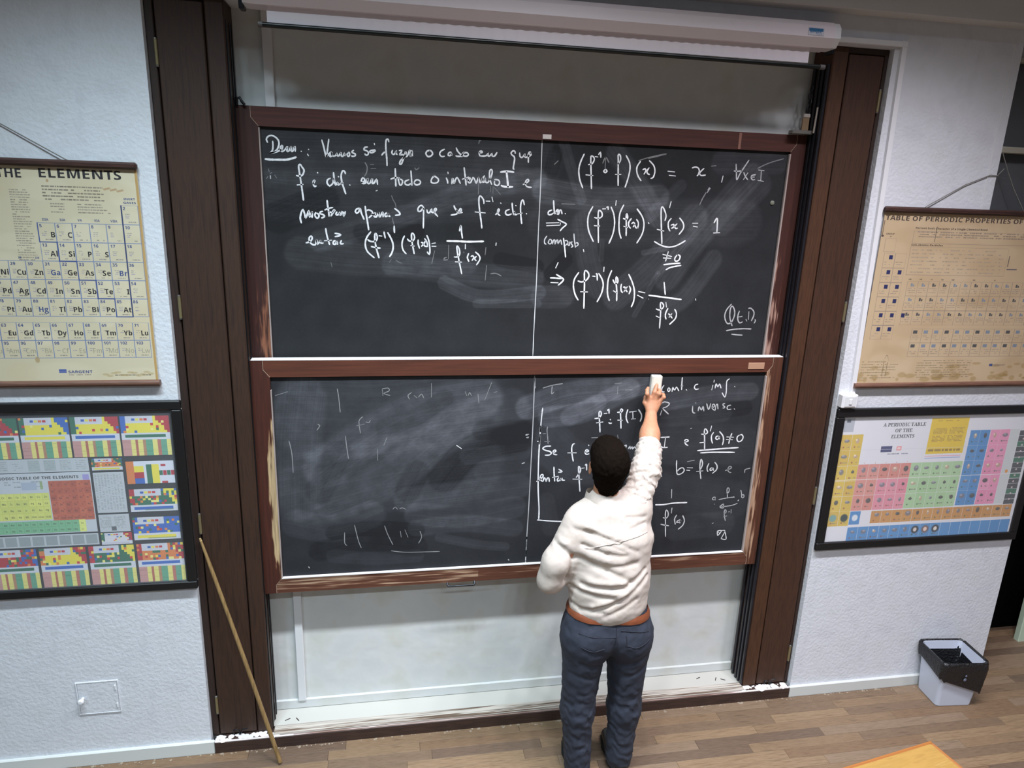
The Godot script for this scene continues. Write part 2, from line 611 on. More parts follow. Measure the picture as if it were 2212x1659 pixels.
# surface nets: one vertex in each cell the surface crosses, one quad round each crossed edge
func net(st: SurfaceTool, bones: Array, cell: float, k: float, shape = null) -> SurfaceTool:
	var lo := Vector3.INF
	var hi := -Vector3.INF
	for bn in bones:
		var r: float = maxf(bn[2], bn[3])
		var e := Vector3(r * bn[4], r, r * bn[5]) + Vector3.ONE * cell * 4.0
		for q in [bn[0], bn[1]]:
			lo = lo.min(q - e)
			hi = hi.max(q + e)
	var nx := int((hi.x - lo.x) / cell) + 2
	var ny := int((hi.y - lo.y) / cell) + 2
	var nz := int((hi.z - lo.z) / cell) + 2
	var acc := PackedFloat32Array()
	acc.resize(nx * ny * nz)
	var reach := 3.0 / k + cell * 3.0
	for bn in bones:
		var r: float = maxf(bn[2], bn[3])
		var e := Vector3(r * bn[4], r, r * bn[5]) + Vector3.ONE * reach
		var l0: Vector3 = (bn[0] as Vector3).min(bn[1]) - e - lo
		var h0: Vector3 = (bn[0] as Vector3).max(bn[1]) + e - lo
		var sx: float = 1.0 / bn[4]
		var sz: float = 1.0 / bn[5]
		var a := Vector3(bn[0].x * sx, bn[0].y, bn[0].z * sz)
		var ab := Vector3(bn[1].x * sx, bn[1].y, bn[1].z * sz) - a
		var il := 1.0 / maxf(ab.length_squared(), 1e-9)
		var mn := minf(1.0, minf(bn[4], bn[5]))
		var ra: float = bn[2]
		var dr: float = bn[3] - bn[2]
		for x in range(maxi(int(l0.x / cell), 0), mini(int(h0.x / cell) + 1, nx)):
			for y in range(maxi(int(l0.y / cell), 0), mini(int(h0.y / cell) + 1, ny)):
				var at := (x * ny + y) * nz
				for z in range(maxi(int(l0.z / cell), 0), mini(int(h0.z / cell) + 1, nz)):
					var q := Vector3((lo.x + x * cell) * sx, lo.y + y * cell, (lo.z + z * cell) * sz) - a
					var t := clampf(q.dot(ab) * il, 0.0, 1.0)
					var d := ((q - ab * t).length() - ra - dr * t) * mn
					if d < reach:
						acc[at + z] += exp(-k * maxf(d, -0.25))
	var val := PackedFloat32Array()
	val.resize(acc.size())
	for x in nx:
		for y in ny:
			var at := (x * ny + y) * nz
			for z in nz:
				var c := acc[at + z]
				var f := 1.0
				if c > 0.0:
					f = -log(c) / k
					if shape != null and absf(f) < 0.05:
						f = shape.call(Vector3(lo.x + x * cell, lo.y + y * cell, lo.z + z * cell), f)
				val[at + z] = f
	var vid := {}
	var pos := PackedVector3Array()
	var offs := [[0, 0, 0], [1, 0, 0], [0, 1, 0], [1, 1, 0], [0, 0, 1], [1, 0, 1], [0, 1, 1], [1, 1, 1]]
	var edges := [[0, 1], [2, 3], [4, 5], [6, 7], [0, 2], [1, 3], [4, 6], [5, 7], [0, 4], [1, 5], [2, 6], [3, 7]]
	var step := [0, ny * nz, nz, ny * nz + nz, 1, ny * nz + 1, nz + 1, ny * nz + nz + 1]
	for x in nx - 1:
		for y in ny - 1:
			var at := (x * ny + y) * nz
			for z in nz - 1:
				var i := at + z
				var s0 := val[i] < 0.0
				if (val[i + 1] < 0.0) == s0 and (val[i + step[2]] < 0.0) == s0 and (val[i + step[6]] < 0.0) == s0 and (val[i + step[1]] < 0.0) == s0 and (val[i + step[5]] < 0.0) == s0 and (val[i + step[3]] < 0.0) == s0 and (val[i + step[7]] < 0.0) == s0:
					continue
				var sum := Vector3.ZERO
				var n := 0
				for e in edges:
					var va := val[i + step[e[0]]]
					var vb := val[i + step[e[1]]]
					if (va < 0.0) != (vb < 0.0):
						var t := va / (va - vb)
						var oa: Array = offs[e[0]]
						var ob: Array = offs[e[1]]
						sum += Vector3(lerpf(oa[0], ob[0], t), lerpf(oa[1], ob[1], t), lerpf(oa[2], ob[2], t))
						n += 1
				vid[i] = pos.size()
				pos.append(lo + (Vector3(x, y, z) + sum / n) * cell)
	var nrm := PackedVector3Array()
	nrm.resize(pos.size())
	var faces := PackedInt32Array()
	var dirs := [step[1], step[2], step[4]]
	for i in vid:
		for ax in 3:
			var a := val[i]
			var b := val[i + dirs[ax]]
			if (a < 0.0) == (b < 0.0):
				continue
			var d1: int = dirs[(ax + 1) % 3]
			var d2: int = dirs[(ax + 2) % 3]
			var q := [i, i - d1, i - d1 - d2, i - d2]
			if not (vid.has(q[1]) and vid.has(q[2]) and vid.has(q[3])):
				continue
			var v := [vid[q[0]], vid[q[1]], vid[q[2]], vid[q[3]]]
			if a >= 0.0: v = [v[3], v[2], v[1], v[0]]
			var nn := (pos[v[1]] - pos[v[0]]).cross(pos[v[2]] - pos[v[0]]) + (pos[v[2]] - pos[v[0]]).cross(pos[v[3]] - pos[v[0]])
			for e in v:
				nrm[e] += nn
			for e in [0, 2, 1, 0, 3, 2]:
				faces.append(v[e])
	for e in faces:
		st.set_normal(nrm[e].normalized())
		st.set_uv(Vector2.ZERO)
		st.add_vertex(pos[e])
	return st

func seg2(p: Vector2, a: Vector2, b: Vector2) -> float:
	var ab := b - a
	return p.distance_to(a + ab * clampf((p - a).dot(ab) / ab.length_squared(), 0.0, 1.0))

# ---------------------------------------------------------------- the place
const XL0 := -0.294
const XR0 := 2.868
const TOP := 3.44
const BASE := 0.066

func _ready() -> void:
	rng.seed = 77
	# camera
	var cam := Camera3D.new()
	cam.name = "camera"
	cam.keep_aspect = Camera3D.KEEP_HEIGHT
	cam.fov = rad_to_deg(2.0 * atan(829.5 / 1503.5))
	cam.near = 0.05
	cam.far = 60.0
	add_child(cam)
	cam.transform = Transform3D(Basis(Vector3.UP, -0.1797) * Basis(Vector3.RIGHT, -0.268) * Basis(Vector3.BACK, 0.0354), Vector3(0.6097, 2.7563, 3.0854))
	cam.current = true
	# air
	var env := Environment.new()
	env.background_mode = Environment.BG_COLOR
	env.background_color = Color(0.02, 0.02, 0.025)
	env.tonemap_mode = Environment.TONE_MAPPER_LINEAR
	env.tonemap_exposure = EXPOSURE
	env.sdfgi_enabled = true
	env.ssao_enabled = true
	env.ssil_enabled = true
	var we := WorldEnvironment.new()
	we.name = "world"
	we.environment = env
	add_child(we)
	unseen_ceiling_lights()
	materials()
	room()
	niche()
	side_panels()
	upper_board()
	lower_board()
	screen()
	charts()
	framed_left()
	framed_right()
	small_fittings()
	floor_planks()
	bin()
	desk()
	person()

# unseen ceiling lights, placed to light the boards and front wall; weaker row behind
func unseen_ceiling_lights() -> void:
	var lum := mat("lamp_glow", Color(0.9, 0.93, 1.0), 0.5)
	lum.emission_enabled = true
	lum.emission = Color(0.92, 0.96, 1.0)
	lum.emission_energy_multiplier = 1.2
	var white := mat("lamp_housing", rgb8(225, 226, 228), 0.5)
	var nth := 0
	for row in LAMP_ROWS:
		var k := 0
		for x in row.xs:
			var where = ["above the front wall", "over the middle of the hall", "over the back of the hall"][row.n]
			var th := thing("unseen_ceiling_light", "unseen white ceiling light %s, %s from the left wall" % [where, ["first", "second", "third", "fourth", "fifth"][k]], "ceiling light", Vector3(x, 4.52, row.z), 0.0, "unseen ceiling lights")
			var fr := mb()
			bx(fr, Vector3(-0.62, 0.0, -0.16), Vector3(0.62, 0.13, -0.14), 0.004)
			bx(fr, Vector3(-0.62, 0.0, 0.14), Vector3(0.62, 0.13, 0.16), 0.004)
			bx(fr, Vector3(-0.62, 0.0, -0.14), Vector3(-0.60, 0.13, 0.14), 0.004)
			bx(fr, Vector3(0.60, 0.0, -0.14), Vector3(0.62, 0.13, 0.14), 0.004)
			obj("housing", fr, white, th)
			obj("diffuser", box(Vector3(-0.6, 0.05, -0.14), Vector3(0.6, 0.07, 0.14)), lum, th)
			for s in [-0.4, 0.0, 0.4]:
				var l := SpotLight3D.new()
				l.name = "lamp"
				th.add_child(l, true)
				l.position = Vector3(s, -0.01, 0)
				l.rotation = Vector3(-PI / 2, 0, 0)
				l.light_color = row.cols[k]
				l.light_energy = row.e / 3.0
				l.light_size = 0.09
				l.spot_range = 20.0
				l.spot_attenuation = 2.0
				l.spot_angle = row.cone
				l.spot_angle_attenuation = 1.0
				l.shadow_enabled = true
			k += 1

func materials() -> void:
	var w := mat("wall_paint", rgb8(214, 216, 221), 0.75)
	w.normal_enabled = true
	w.normal_texture = ntex(0.03, 5, [], 4, 512, true, 6.0)
	w.normal_scale = 0.28
	w.albedo_texture = ntex(0.008, 15, [Color(0.96, 0.96, 0.96), Color.WHITE, Color(0.98, 0.98, 0.97)], 3)
	tri_wrap(w, Vector3(2.6, 2.6, 2.6))
	var nw := mat("niche_paint", rgb8(208, 210, 208), 0.8)
	nw.albedo_texture = ntex(0.01, 25, [Color(0.96, 0.955, 0.92), Color.WHITE, Color(0.97, 0.98, 0.985)], 4)
	nw.normal_enabled = true
	nw.normal_texture = ntex(0.02, 6, [], 3, 256, true, 4.0)
	nw.normal_scale = 0.15
	tri_wrap(nw, Vector3(1.3, 1.3, 1.3))
	mat("trim_white", rgb8(218, 219, 220), 0.5)
	mat("base_white", rgb8(206, 208, 204), 0.5)
	mat("plastic_white", rgb8(228, 228, 230), 0.35)
	mat("far_wall", rgb8(150, 150, 150), 0.9)
	mat("ceiling_paint", rgb8(205, 205, 203), 0.9)
	mat("beam_paint", rgb8(200, 198, 195), 0.85)
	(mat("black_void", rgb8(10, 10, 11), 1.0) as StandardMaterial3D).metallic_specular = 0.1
	wood("wood_panel", rgb8(50, 31, 21), rgb8(60, 38, 25), 1, 0.6)
	wood("wood_panel_right", rgb8(56, 33, 20), rgb8(68, 41, 25), 1, 0.6)
	wood("wood_post_right", rgb8(64, 37, 20), rgb8(76, 46, 26), 1, 0.6)
	wood("wood_dark", rgb8(40, 26, 20), rgb8(50, 33, 25), 1, 0.6)
	wood("rail_wood", rgb8(84, 42, 30), rgb8(104, 56, 40), 0, 0.5)
	mat("steel", rgb8(150, 148, 142), 0.4, 0.8)
	mat("brass", rgb8(150, 138, 104), 0.45, 0.7)
	mat("dark_steel", rgb8(44, 46, 50), 0.35, 0.7)
	mat("chalk_dust", rgb8(224, 220, 218), 0.95)
	var ck := mat("chalk", Color.WHITE, 0.95)
	ck.vertex_color_use_as_albedo = true
	mat("frame_black", rgb8(24, 23, 24), 0.42)
	mat("cord", rgb8(120, 118, 112), 0.9)
	var gl := mat("glass", Color(0.95, 0.97, 1.0, 0.05), 0.04)
	gl.transparency = BaseMaterial3D.TRANSPARENCY_ALPHA
	gl.metallic_specular = 0.22

func room() -> void:
	struct("floor", "brown wooden strip floor along the foot of the wall", "floor", box(Vector3(-4, -0.2, -1.6), Vector3(6.2, -0.006, 8.2)), mat("floor_base", rgb8(92, 74, 58), 0.6))
	var wp: Material = M.wall_paint
	struct("wall_front", "white textured wall left of the blackboards", "wall", box(Vector3(-4, -0.006, -0.25), Vector3(XL0, 4.65, 0)), wp)
	struct("wall_front", "white wall strip above the blackboard recess", "wall", box(Vector3(XL0, TOP, -0.25), Vector3(XR0, 4.65, 0)), wp)
	var r := mb()
	bx(r, Vector3(XR0, -0.006, -0.25), Vector3(3.53, 4.65, 0))
	bx(r, Vector3(3.53, -0.006, -0.25), Vector3(4.135, 2.3, 0))
	bx(r, Vector3(3.53, 3.5, -0.25), Vector3(4.135, 4.65, 0))
	bx(r, Vector3(4.1, 2.3, -0.25), Vector3(4.135, 3.5, 0))
	struct("wall_front", "white wall right of the blackboards with a dark opening high up", "wall", r, wp)
	struct("wall_niche", "pale painted back of the recess behind the blackboards", "wall", box(Vector3(XL0, -0.006, -0.25), Vector3(XR0, TOP, -0.19)), M.niche_paint)
	struct("ceiling", "white ceiling of the hall", "ceiling", box(Vector3(-4, 4.65, -1.6), Vector3(6.2, 4.8, 8.2)), M.ceiling_paint)
	struct("beam", "pale grey boxed beam across the top of the front wall", "beam", box(Vector3(-4, 3.562, 0), Vector3(6.2, 4.65, 0.085), 0.004), M.beam_paint)
	struct("wall_left", "plain left wall of the hall", "wall", box(Vector3(-4.2, -0.2, -1.6), Vector3(-4, 4.8, 8.2)), M.far_wall)
	struct("wall_right", "plain right wall of the hall", "wall", box(Vector3(6.2, -0.2, -1.6), Vector3(6.4, 4.8, 8.2)), M.far_wall)
	struct("wall_back", "plain back wall of the hall", "wall", box(Vector3(-4.2, -0.2, 8.2), Vector3(6.4, 4.8, 8.4)), M.far_wall)
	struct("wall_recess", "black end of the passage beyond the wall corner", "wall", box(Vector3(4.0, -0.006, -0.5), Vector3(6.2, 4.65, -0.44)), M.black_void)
	# dark window in the right wall with pale bars
	var win := struct("window_1", "dark window high in the right wall with pale glazing bars", "window", box(Vector3(3.53, 2.3, -0.25), Vector3(4.1, 3.5, -0.235)), M.black_void)
	var bars := mat("window_bar", rgb8(150, 146, 132), 0.6)
	obj("glazing_bar", box(Vector3(3.53, 3.425, -0.03), Vector3(4.1, 3.447, 0.0), 0.003), bars, win)
	obj("glazing_bar", box(Vector3(3.53, 3.022, -0.03), Vector3(4.1, 3.052, 0.0), 0.003), bars, win)
	obj("pane", box(Vector3(3.53, 2.3, -0.045), Vector3(4.1, 3.5, -0.041)), M.glass, win)
	obj("corner_bead", box(Vector3(3.478, 2.3, -0.001), Vector3(3.484, 3.5, 0.003), 0.001), M.trim_white, win)
	struct("door_1", "pale green door leaf standing ajar in the passage", "door", box(Vector3(4.69, -0.006, -0.31), Vector3(5.5, 2.1, -0.27), 0.004), mat("door_green", rgb8(196, 214, 190), 0.5))
	struct("baseboard_left", "white skirting under the left wall charts", "baseboard", box(Vector3(-4, -0.006, 0), Vector3(XL0 + 0.018, 0.07, 0.018), 0.005), M.base_white)
	struct("baseboard_right", "white skirting behind the waste bin", "baseboard", box(Vector3(XR0 - 0.012, -0.006, 0), Vector3(4.135, 0.066, 0.018), 0.005), M.base_white)

# recess floor, plinth and the white conduit inside it
func niche() -> void:
	var pl := struct("trim_1", "dark brown wooden plinth below the blackboards", "plinth", box(Vector3(XL0 + 0.018, -0.006, -0.06), Vector3(XR0 - 0.012, BASE - 0.002, 0.022), 0.004), wood("plinth_wood", rgb8(50, 34, 28), rgb8(66, 46, 38), 0, 0.6))
	var track := worn_or_sheen("track", rgb8(92, 72, 56), rgb8(176, 168, 158), 768, 64, true, func(_u, v): return 0.45 + 0.35 * (0.5 - absf(v - 0.3)), 31)
	obj("track_board", box(Vector3(0.004, BASE - 0.004, -0.055), Vector3(2.58, BASE + 0.004, 0.008), 0.002), track, pl)
	obj("track_lip", box(Vector3(XL0 + 0.02, BASE - 0.004, 0.012), Vector3(XR0 - 0.014, BASE + 0.003, 0.022), 0.002), worn_or_sheen("lip", rgb8(120, 92, 80), rgb8(214, 204, 200), 768, 16, true, func(u, _v): return 0.62 if u < 0.12 or u > 0.9 else 0.42, 32), pl)
	var dst := mb()
	for seg in [[-0.27, 0.03], [2.57, 2.85]]:
		for k in 60:
			var x := lerpf(seg[0], seg[1], rng.randf())
			var zz := lerpf(-0.02, 0.014, rng.randf())
			var rr := 0.004 + 0.012 * rng.randf()
			lathe(dst, [Vector2(0, 0.0), Vector2(rr, 0.0), Vector2(rr * 0.8, 0.0012), Vector2(0, 0.0016)], Vector3(x, BASE - 0.001, zz), 7)
	tag(obj("chalk_dust", dst, M.chalk_dust, pl), "", "", "", "stuff")
	struct("trim_2", "cream painted ledge on the floor of the recess", "ledge", box(Vector3(XL0, -0.006, -0.19), Vector3(XR0, BASE - 0.006, -0.06), 0.003), mat("ledge_paint", rgb8(186, 184, 176), 0.7))
	struct("baseboard_niche", "white skirting on the back of the recess", "baseboard", box(Vector3(-0.02, BASE - 0.006, -0.19), Vector3(2.59, BASE + 0.05, -0.176), 0.005), M.niche_paint)
	# cable conduit on the recess wall
	var cd := thing("cable_conduit", "white square conduit running up the recess left of the conduit-free wall", "conduit", Vector3(0.128, BASE, -0.19))
	tag(cd, "white square cable conduit running up the recess wall near its left side", "conduit")
	obj("lower_length", box(Vector3(-0.02, 0.045, 0), Vector3(0.02, 1.2, 0.022), 0.003), M.trim_white, cd)
	obj("upper_length", box(Vector3(-0.02, 1.2, 0), Vector3(0.02, TOP - BASE, 0.022), 0.003), M.trim_white, cd)
	# scuffs and bits lying on the ledge
	var bits := mb()
	for q in [[0.06, -0.10, 0.5], [0.11, -0.095, 2.2], [2.46, -0.11, 1.0], [2.50, -0.10, 2.6], [2.36, -0.13, 0.4]]:
		bx(bits, Vector3(-0.014, 0, -0.002), Vector3(0.014, 0.002, 0.002), 0, Transform3D(Basis(Vector3.UP, q[2]), Vector3(q[0], BASE - 0.006, q[1])))
	tag(obj("wood_splinters", bits, M.wood_dark), "small dark splinters lying on the cream recess ledge", "debris", "", "stuff")

func hinge(parent: Node3D, x: float, y: float, z: float, label := "") -> void:
	var h := obj("hinge", tube(mb(), [Vector3(x, y - 0.045, z), Vector3(x, y + 0.045, z)], [0.0065], 10), M.brass, parent)
	if label != "": h.set_meta("label", label)
	var f := mb()
	for s in [-1.0, 1.0]:
		lathe(f, [Vector2(0, 0.0), Vector2(0.006, 0.001), Vector2(0.0055, 0.006), Vector2(0, 0.008)], Vector3(x, y + s * 0.045, z), 10, Basis() if s > 0 else Basis(Vector3.RIGHT, PI))
	obj("finial", f, M.steel, h)

func side_panels() -> void:
	var zf := -0.025
	var pl := thing("wood_panel", "tall dark brown hinged panel left of the blackboards, behind the leaning stick", "wood panel", Vector3.ZERO, 0.0, "tall hinged panels beside the blackboards")
	obj("frame_stile", box(Vector3(XL0 + 0.001, BASE, -0.12), Vector3(-0.262, TOP, zf - 0.004), 0.003), M.wood_dark, pl)
	obj("door_leaf", box(Vector3(-0.256, BASE + 0.006, -0.06), Vector3(-0.081, TOP - 0.02, zf), 0.004), M.wood_panel, pl)
	obj("closing_post", box(Vector3(-0.076, BASE, -0.18), Vector3(-0.004, TOP, zf), 0.005), M.wood_panel, pl)
	obj("backing", box(Vector3(-0.264, BASE, -0.18), Vector3(-0.07, TOP, -0.07)), M.wood_dark, pl)
	for y in [3.23, 2.243, 1.24, 0.25]:
		hinge(pl, -0.2595, y, zf + 0.002)
	var pr := thing("wood_panel", "tall reddish brown hinged panel right of the blackboards, near the waste bin", "wood panel", Vector3.ZERO, 0.0, "tall hinged panels beside the blackboards")
	obj("frame_stile", box(Vector3(2.848, BASE, -0.12), Vector3(XR0 - 0.001, TOP, zf - 0.004), 0.003), M.wood_dark, pr)
	obj("door_leaf", box(Vector3(2.668, BASE + 0.006, -0.06), Vector3(2.843, TOP - 0.03, zf), 0.004), M.wood_panel_right, pr)
	obj("closing_post", box(Vector3(2.588, BASE, -0.18), Vector3(2.663, TOP, zf), 0.005), M.wood_post_right, pr)
	obj("top_rail", box(Vector3(2.65, TOP - 0.026, -0.06), Vector3(2.85, TOP, zf - 0.004), 0.003), M.wood_dark, pr)
	obj("backing", box(Vector3(2.655, BASE, -0.18), Vector3(2.85, TOP, -0.07)), M.wood_dark, pr)
	for y in [3.22, 2.24, 1.245, 0.265]:
		hinge(pr, 2.8455, y, zf + 0.002)
	# cabin hooks at the foot of each panel
	for q in [[-0.16, pl], [2.745, pr]]:
		var hk := mb()
		tube(hk, [Vector3(q[0] - 0.03, BASE + 0.004, zf + 0.004), Vector3(q[0] - 0.03, BASE + 0.03, zf + 0.008), Vector3(q[0] - 0.005, BASE + 0.032, zf + 0.008), Vector3(q[0] - 0.002, BASE + 0.006, zf + 0.01)], [0.003], 6)
		tube(hk, [Vector3(q[0] + 0.002, BASE + 0.006, zf + 0.012), Vector3(q[0] + 0.012, BASE + 0.03, zf + 0.008), Vector3(q[0] + 0.036, BASE + 0.034, zf + 0.008)], [0.003], 6)
		obj("latch_hook", hk, M.dark_steel, q[1])
	# steel sliding tracks on the right jamb
	var tr := thing("sliding_track", "dark steel sliding track on the right jamb of the recess", "track", Vector3(2.588, BASE, 0))
	var shiny := worn_or_sheen("track_metal", rgb8(40, 40, 46), rgb8(150, 152, 162), 64, 768, false, func(_u, v): return 0.12 + 0.4 * maxf(0.0, v - 0.78) * 3.0, 41)  # pale streaks towards the foot are the sheen of the steel, painted in
	shiny.metallic = 0.3
	shiny.roughness = 0.35
	for z in [-0.045, -0.078, -0.108, -0.145]:
		obj("rail", box(Vector3(-0.012, 0.0, z - 0.008), Vector3(0.0, 3.3, z + 0.008), 0.002), shiny, tr)
	var tl := thing("sliding_track", "dark steel sliding track on the left jamb of the recess", "track", Vector3(-0.004, BASE, 0))
	for z in [-0.045, -0.108, -0.145]:
		obj("rail", box(Vector3(0.0, 0.0, z - 0.006), Vector3(0.004, 3.3, z + 0.006), 0.001), M.dark_steel, tl)

# one sliding board: x0..x1, y0..y1 outside, slate window inside
func board(th: Node3D, o: Dictionary) -> void:
	var zf: float = o.z
	var zs: float = zf - 0.0135
	var b: float = zf - 0.045
	var si: Array = o.slate
	obj("slate", leaf(si[0] - 0.008, si[1] - 0.008, si[2] + 0.008, si[3] + 0.008, zs, Vector2(si[0], si[1]), Vector2(si[2], si[3]), 0.012), o.slate_mat, th)
	var x0: float = o.x0
	var x1: float = o.x1
	var c := 0.034
	for s in 2:
		var xi: float = si[0] if s == 0 else si[2]
		var xo: float = x0 if s == 0 else x1
		var xm: float = lerpf(xo, xi, 0.66)
		var poly := [Vector2(xo, o.y0), Vector2(xm, o.y0), Vector2(xm, si[1] - c), Vector2(xi, si[1]), Vector2(xi, si[3]), Vector2(xm, si[3] + c), Vector2(xm, o.y1), Vector2(xo, o.y1)]
		obj("stile", prism(mb(), poly, b, zf), o.stile[s], th)
	var g := 0.0012
	var ml: float = lerpf(x0, si[0], 0.66) + g
	var mr: float = lerpf(x1, si[2], 0.66) - g
	obj("top_rail", prism(mb(), [Vector2(ml, o.y1), Vector2(mr, o.y1), Vector2(mr, si[3] + c + g), Vector2(si[2] - g, si[3]), Vector2(si[0] + g, si[3]), Vector2(ml, si[3] + c + g)], b, zf - 0.001), o.top_mat, th)
	obj("bottom_rail", prism(mb(), [Vector2(ml, o.y0), Vector2(mr, o.y0), Vector2(mr, si[1] - c - g), Vector2(si[2] - g, si[1]), Vector2(si[0] + g, si[1]), Vector2(ml, si[1] - c - g)], b, zf - 0.001), o.bottom_mat, th)
	# pale filler in the four joints
	var st := mb()
	for s in 2:
		var xi: float = si[0] if s == 0 else si[2]
		var xm: float = lerpf(x0 if s == 0 else x1, xi, 0.66)
		for e in 2:
			var yi: float = si[3] if e == 1 else si[1]
			var d := 1.0 if e == 1 else -1.0
			var yo: float = o.y1 if e == 1 else o.y0
			tube(st, [Vector3(xm, yo, zf - 0.0012), Vector3(xm, yi + c * d, zf - 0.0012), Vector3(xi, yi, zf - 0.0012)], [0.0016], 5)
	obj("joint_filler", st, mat("joint_filler", rgb8(150, 128, 110), 0.9), th)

func upper_board() -> void:
	var si := [0.083, 1.99, 2.500, 2.988]
	var sm := slate("slate_upper", Vector2(si[0], si[1]), Vector2(si[2], si[3]), rgb8(43, 44, 46), 0.0, SMEAR_U, 3)
	var top := worn_or_sheen("upper_top_rail", rgb8(72, 36, 28), rgb8(120, 84, 66), 1024, 48, true, func(_u, _v): return 0.16, 51)
	var sl := worn_or_sheen("upper_stile_l", rgb8(52, 22, 16), rgb8(120, 76, 54), 48, 768, false, func(u, v): return clampf((v - 0.15) * 0.75, 0.0, 0.5) * (0.5 + u * 0.7), 52)
	var sr := worn_or_sheen("upper_stile_r", rgb8(62, 28, 20), rgb8(150, 118, 104), 48, 768, false, func(u, v): return clampf(0.18 + v * 0.4, 0.0, 0.6) * (1.1 - u * 0.55), 53)
	var th := thing("blackboard", "upper sliding blackboard covered in white chalk formulas, raised behind the lower one", "blackboard", Vector3.ZERO, 0.0, "sliding blackboards")
	board(th, {"x0": -0.003, "x1": 2.575, "y0": 1.93, "y1": 3.066, "z": -0.125, "slate": si, "slate_mat": sm, "stile": [sl, sr], "top_mat": top, "bottom_mat": M.rail_wood})
	# chalky inner edges
	var st := mb()
	bx(st, Vector3(si[0] - 0.001, 1.99, -0.137), Vector3(si[0] + 0.004, si[3] - 0.004, -0.124), 0.001)
	bx(st, Vector3(si[2] - 0.004, 1.99, -0.137), Vector3(si[2] + 0.004, si[3] - 0.01, -0.124), 0.001)
	obj("chalky_edge", st, mat("chalky_edge", rgb8(164, 150, 144), 0.95), th)
	obj("paint_fleck", box(Vector3(1.292, 2.992, -0.126), Vector3(1.332, 3.012, -0.1235), 0.001), mat("fleck", rgb8(215, 205, 200), 0.9), th)
	obj("tape_scrap", box(Vector3(2.228, 2.99, -0.1262), Vector3(2.241, 3.062, -0.1238), 0.0004), mat("tape_scrap", rgb8(140, 100, 86), 0.9), th)
	write_chalk(th, "U")
	# small screw in the slate near its right edge
	obj("screw_head", lathe(mb(), [Vector2(0.011, 0), Vector2(0.011, 0.003), Vector2(0.006, 0.006), Vector2(0, 0.0065)], Vector3(2.445, 2.752, -0.138), 12, Basis(Vector3.RIGHT, PI / 2)), mat("putty", rgb8(120, 122, 108), 0.8), th)
	obj("chain_loop", tube(mb(), [Vector3(0.004, 3.064, -0.12), Vector3(0.006, 3.09, -0.118), Vector3(0.018, 3.094, -0.116), Vector3(0.026, 3.078, -0.114), Vector3(0.036, 3.066, -0.116)], [0.006], 8), M.dark_steel, th)

func lower_board() -> void:
	var si := [0.079, 0.912, 2.494, 1.923]
	var sm := slate("slate_lower", Vector2(si[0], si[1]), Vector2(si[2], si[3]), rgb8(42, 43, 46), 3.0, SMEAR_L, 9)
	var top := worn_or_sheen("lower_top_rail", rgb8(86, 44, 28), rgb8(130, 92, 72), 1024, 48, true, func(_u, _v): return 0.12, 61)
	var bot := worn_or_sheen("lower_bottom_rail", rgb8(90, 52, 36), rgb8(158, 132, 108), 1024, 48, true, func(u, v): return (0.42 if u < 0.4 else 0.34) + 0.16 * (0.5 - v), 62)
	var sl := worn_or_sheen("lower_stile_l", rgb8(66, 28, 16), rgb8(172, 148, 112), 48, 768, false, func(u, v): return clampf((u - 0.25) * 1.5, 0.0, 1.0) * clampf(1.35 - absf(v - 0.6) * 2.6, 0.0, 1.0) * 0.9, 63)
	var sr := worn_or_sheen("lower_stile_r", rgb8(80, 44, 28), rgb8(160, 128, 104), 48, 768, false, func(u, v): return clampf(0.5 + 0.2 * v - u * 0.5, 0.0, 0.7), 64)
	var th := thing("blackboard", "lower sliding blackboard with wiped chalk smears, the one being erased", "blackboard", Vector3.ZERO, 0.0, "sliding blackboards")
	board(th, {"x0": -0.002, "x1": 2.574, "y0": 0.832, "y1": 2.0, "z": -0.062, "slate": si, "slate_mat": sm, "stile": [sl, sr], "top_mat": top, "bottom_mat": bot})
	var st := mb()
	bx(st, Vector3(si[0] - 0.001, si[1], -0.074), Vector3(si[0] + 0.004, si[3] - 0.06, -0.061), 0.001)
	bx(st, Vector3(si[2] - 0.004, si[1], -0.074), Vector3(si[2] + 0.004, si[3] - 0.02, -0.061), 0.001)
	obj("chalky_edge", st, M.chalky_edge, th)
	obj("chalk_ledge", box(Vector3(0.0, 1.999, -0.105), Vector3(2.572, 2.004, -0.0615), 0.0015), M.chalk_dust, th)
	obj("chalk_sill", box(Vector3(si[0], si[1] - 0.0035, -0.076), Vector3(si[2], si[1] + 0.002, -0.060), 0.001), M.chalk_dust, th)
	write_chalk(th, "L")
	var pl := obj("label_plate", box(Vector3(2.386, 1.94, -0.0635), Vector3(2.474, 1.973, -0.0595), 0.002), mat("label_plate", rgb8(176, 136, 110), 0.6), th)
	pl.set_meta("label", "small tan label plate")
	obj("pull_handle", tube(mb(), [Vector3(0.885, 0.838, -0.075), Vector3(0.885, 0.822, -0.055), Vector3(0.889, 0.818, -0.05), Vector3(1.018, 0.818, -0.05), Vector3(1.022, 0.822, -0.055), Vector3(1.022, 0.838, -0.075)], [0.005], 8), M.dark_steel, th)

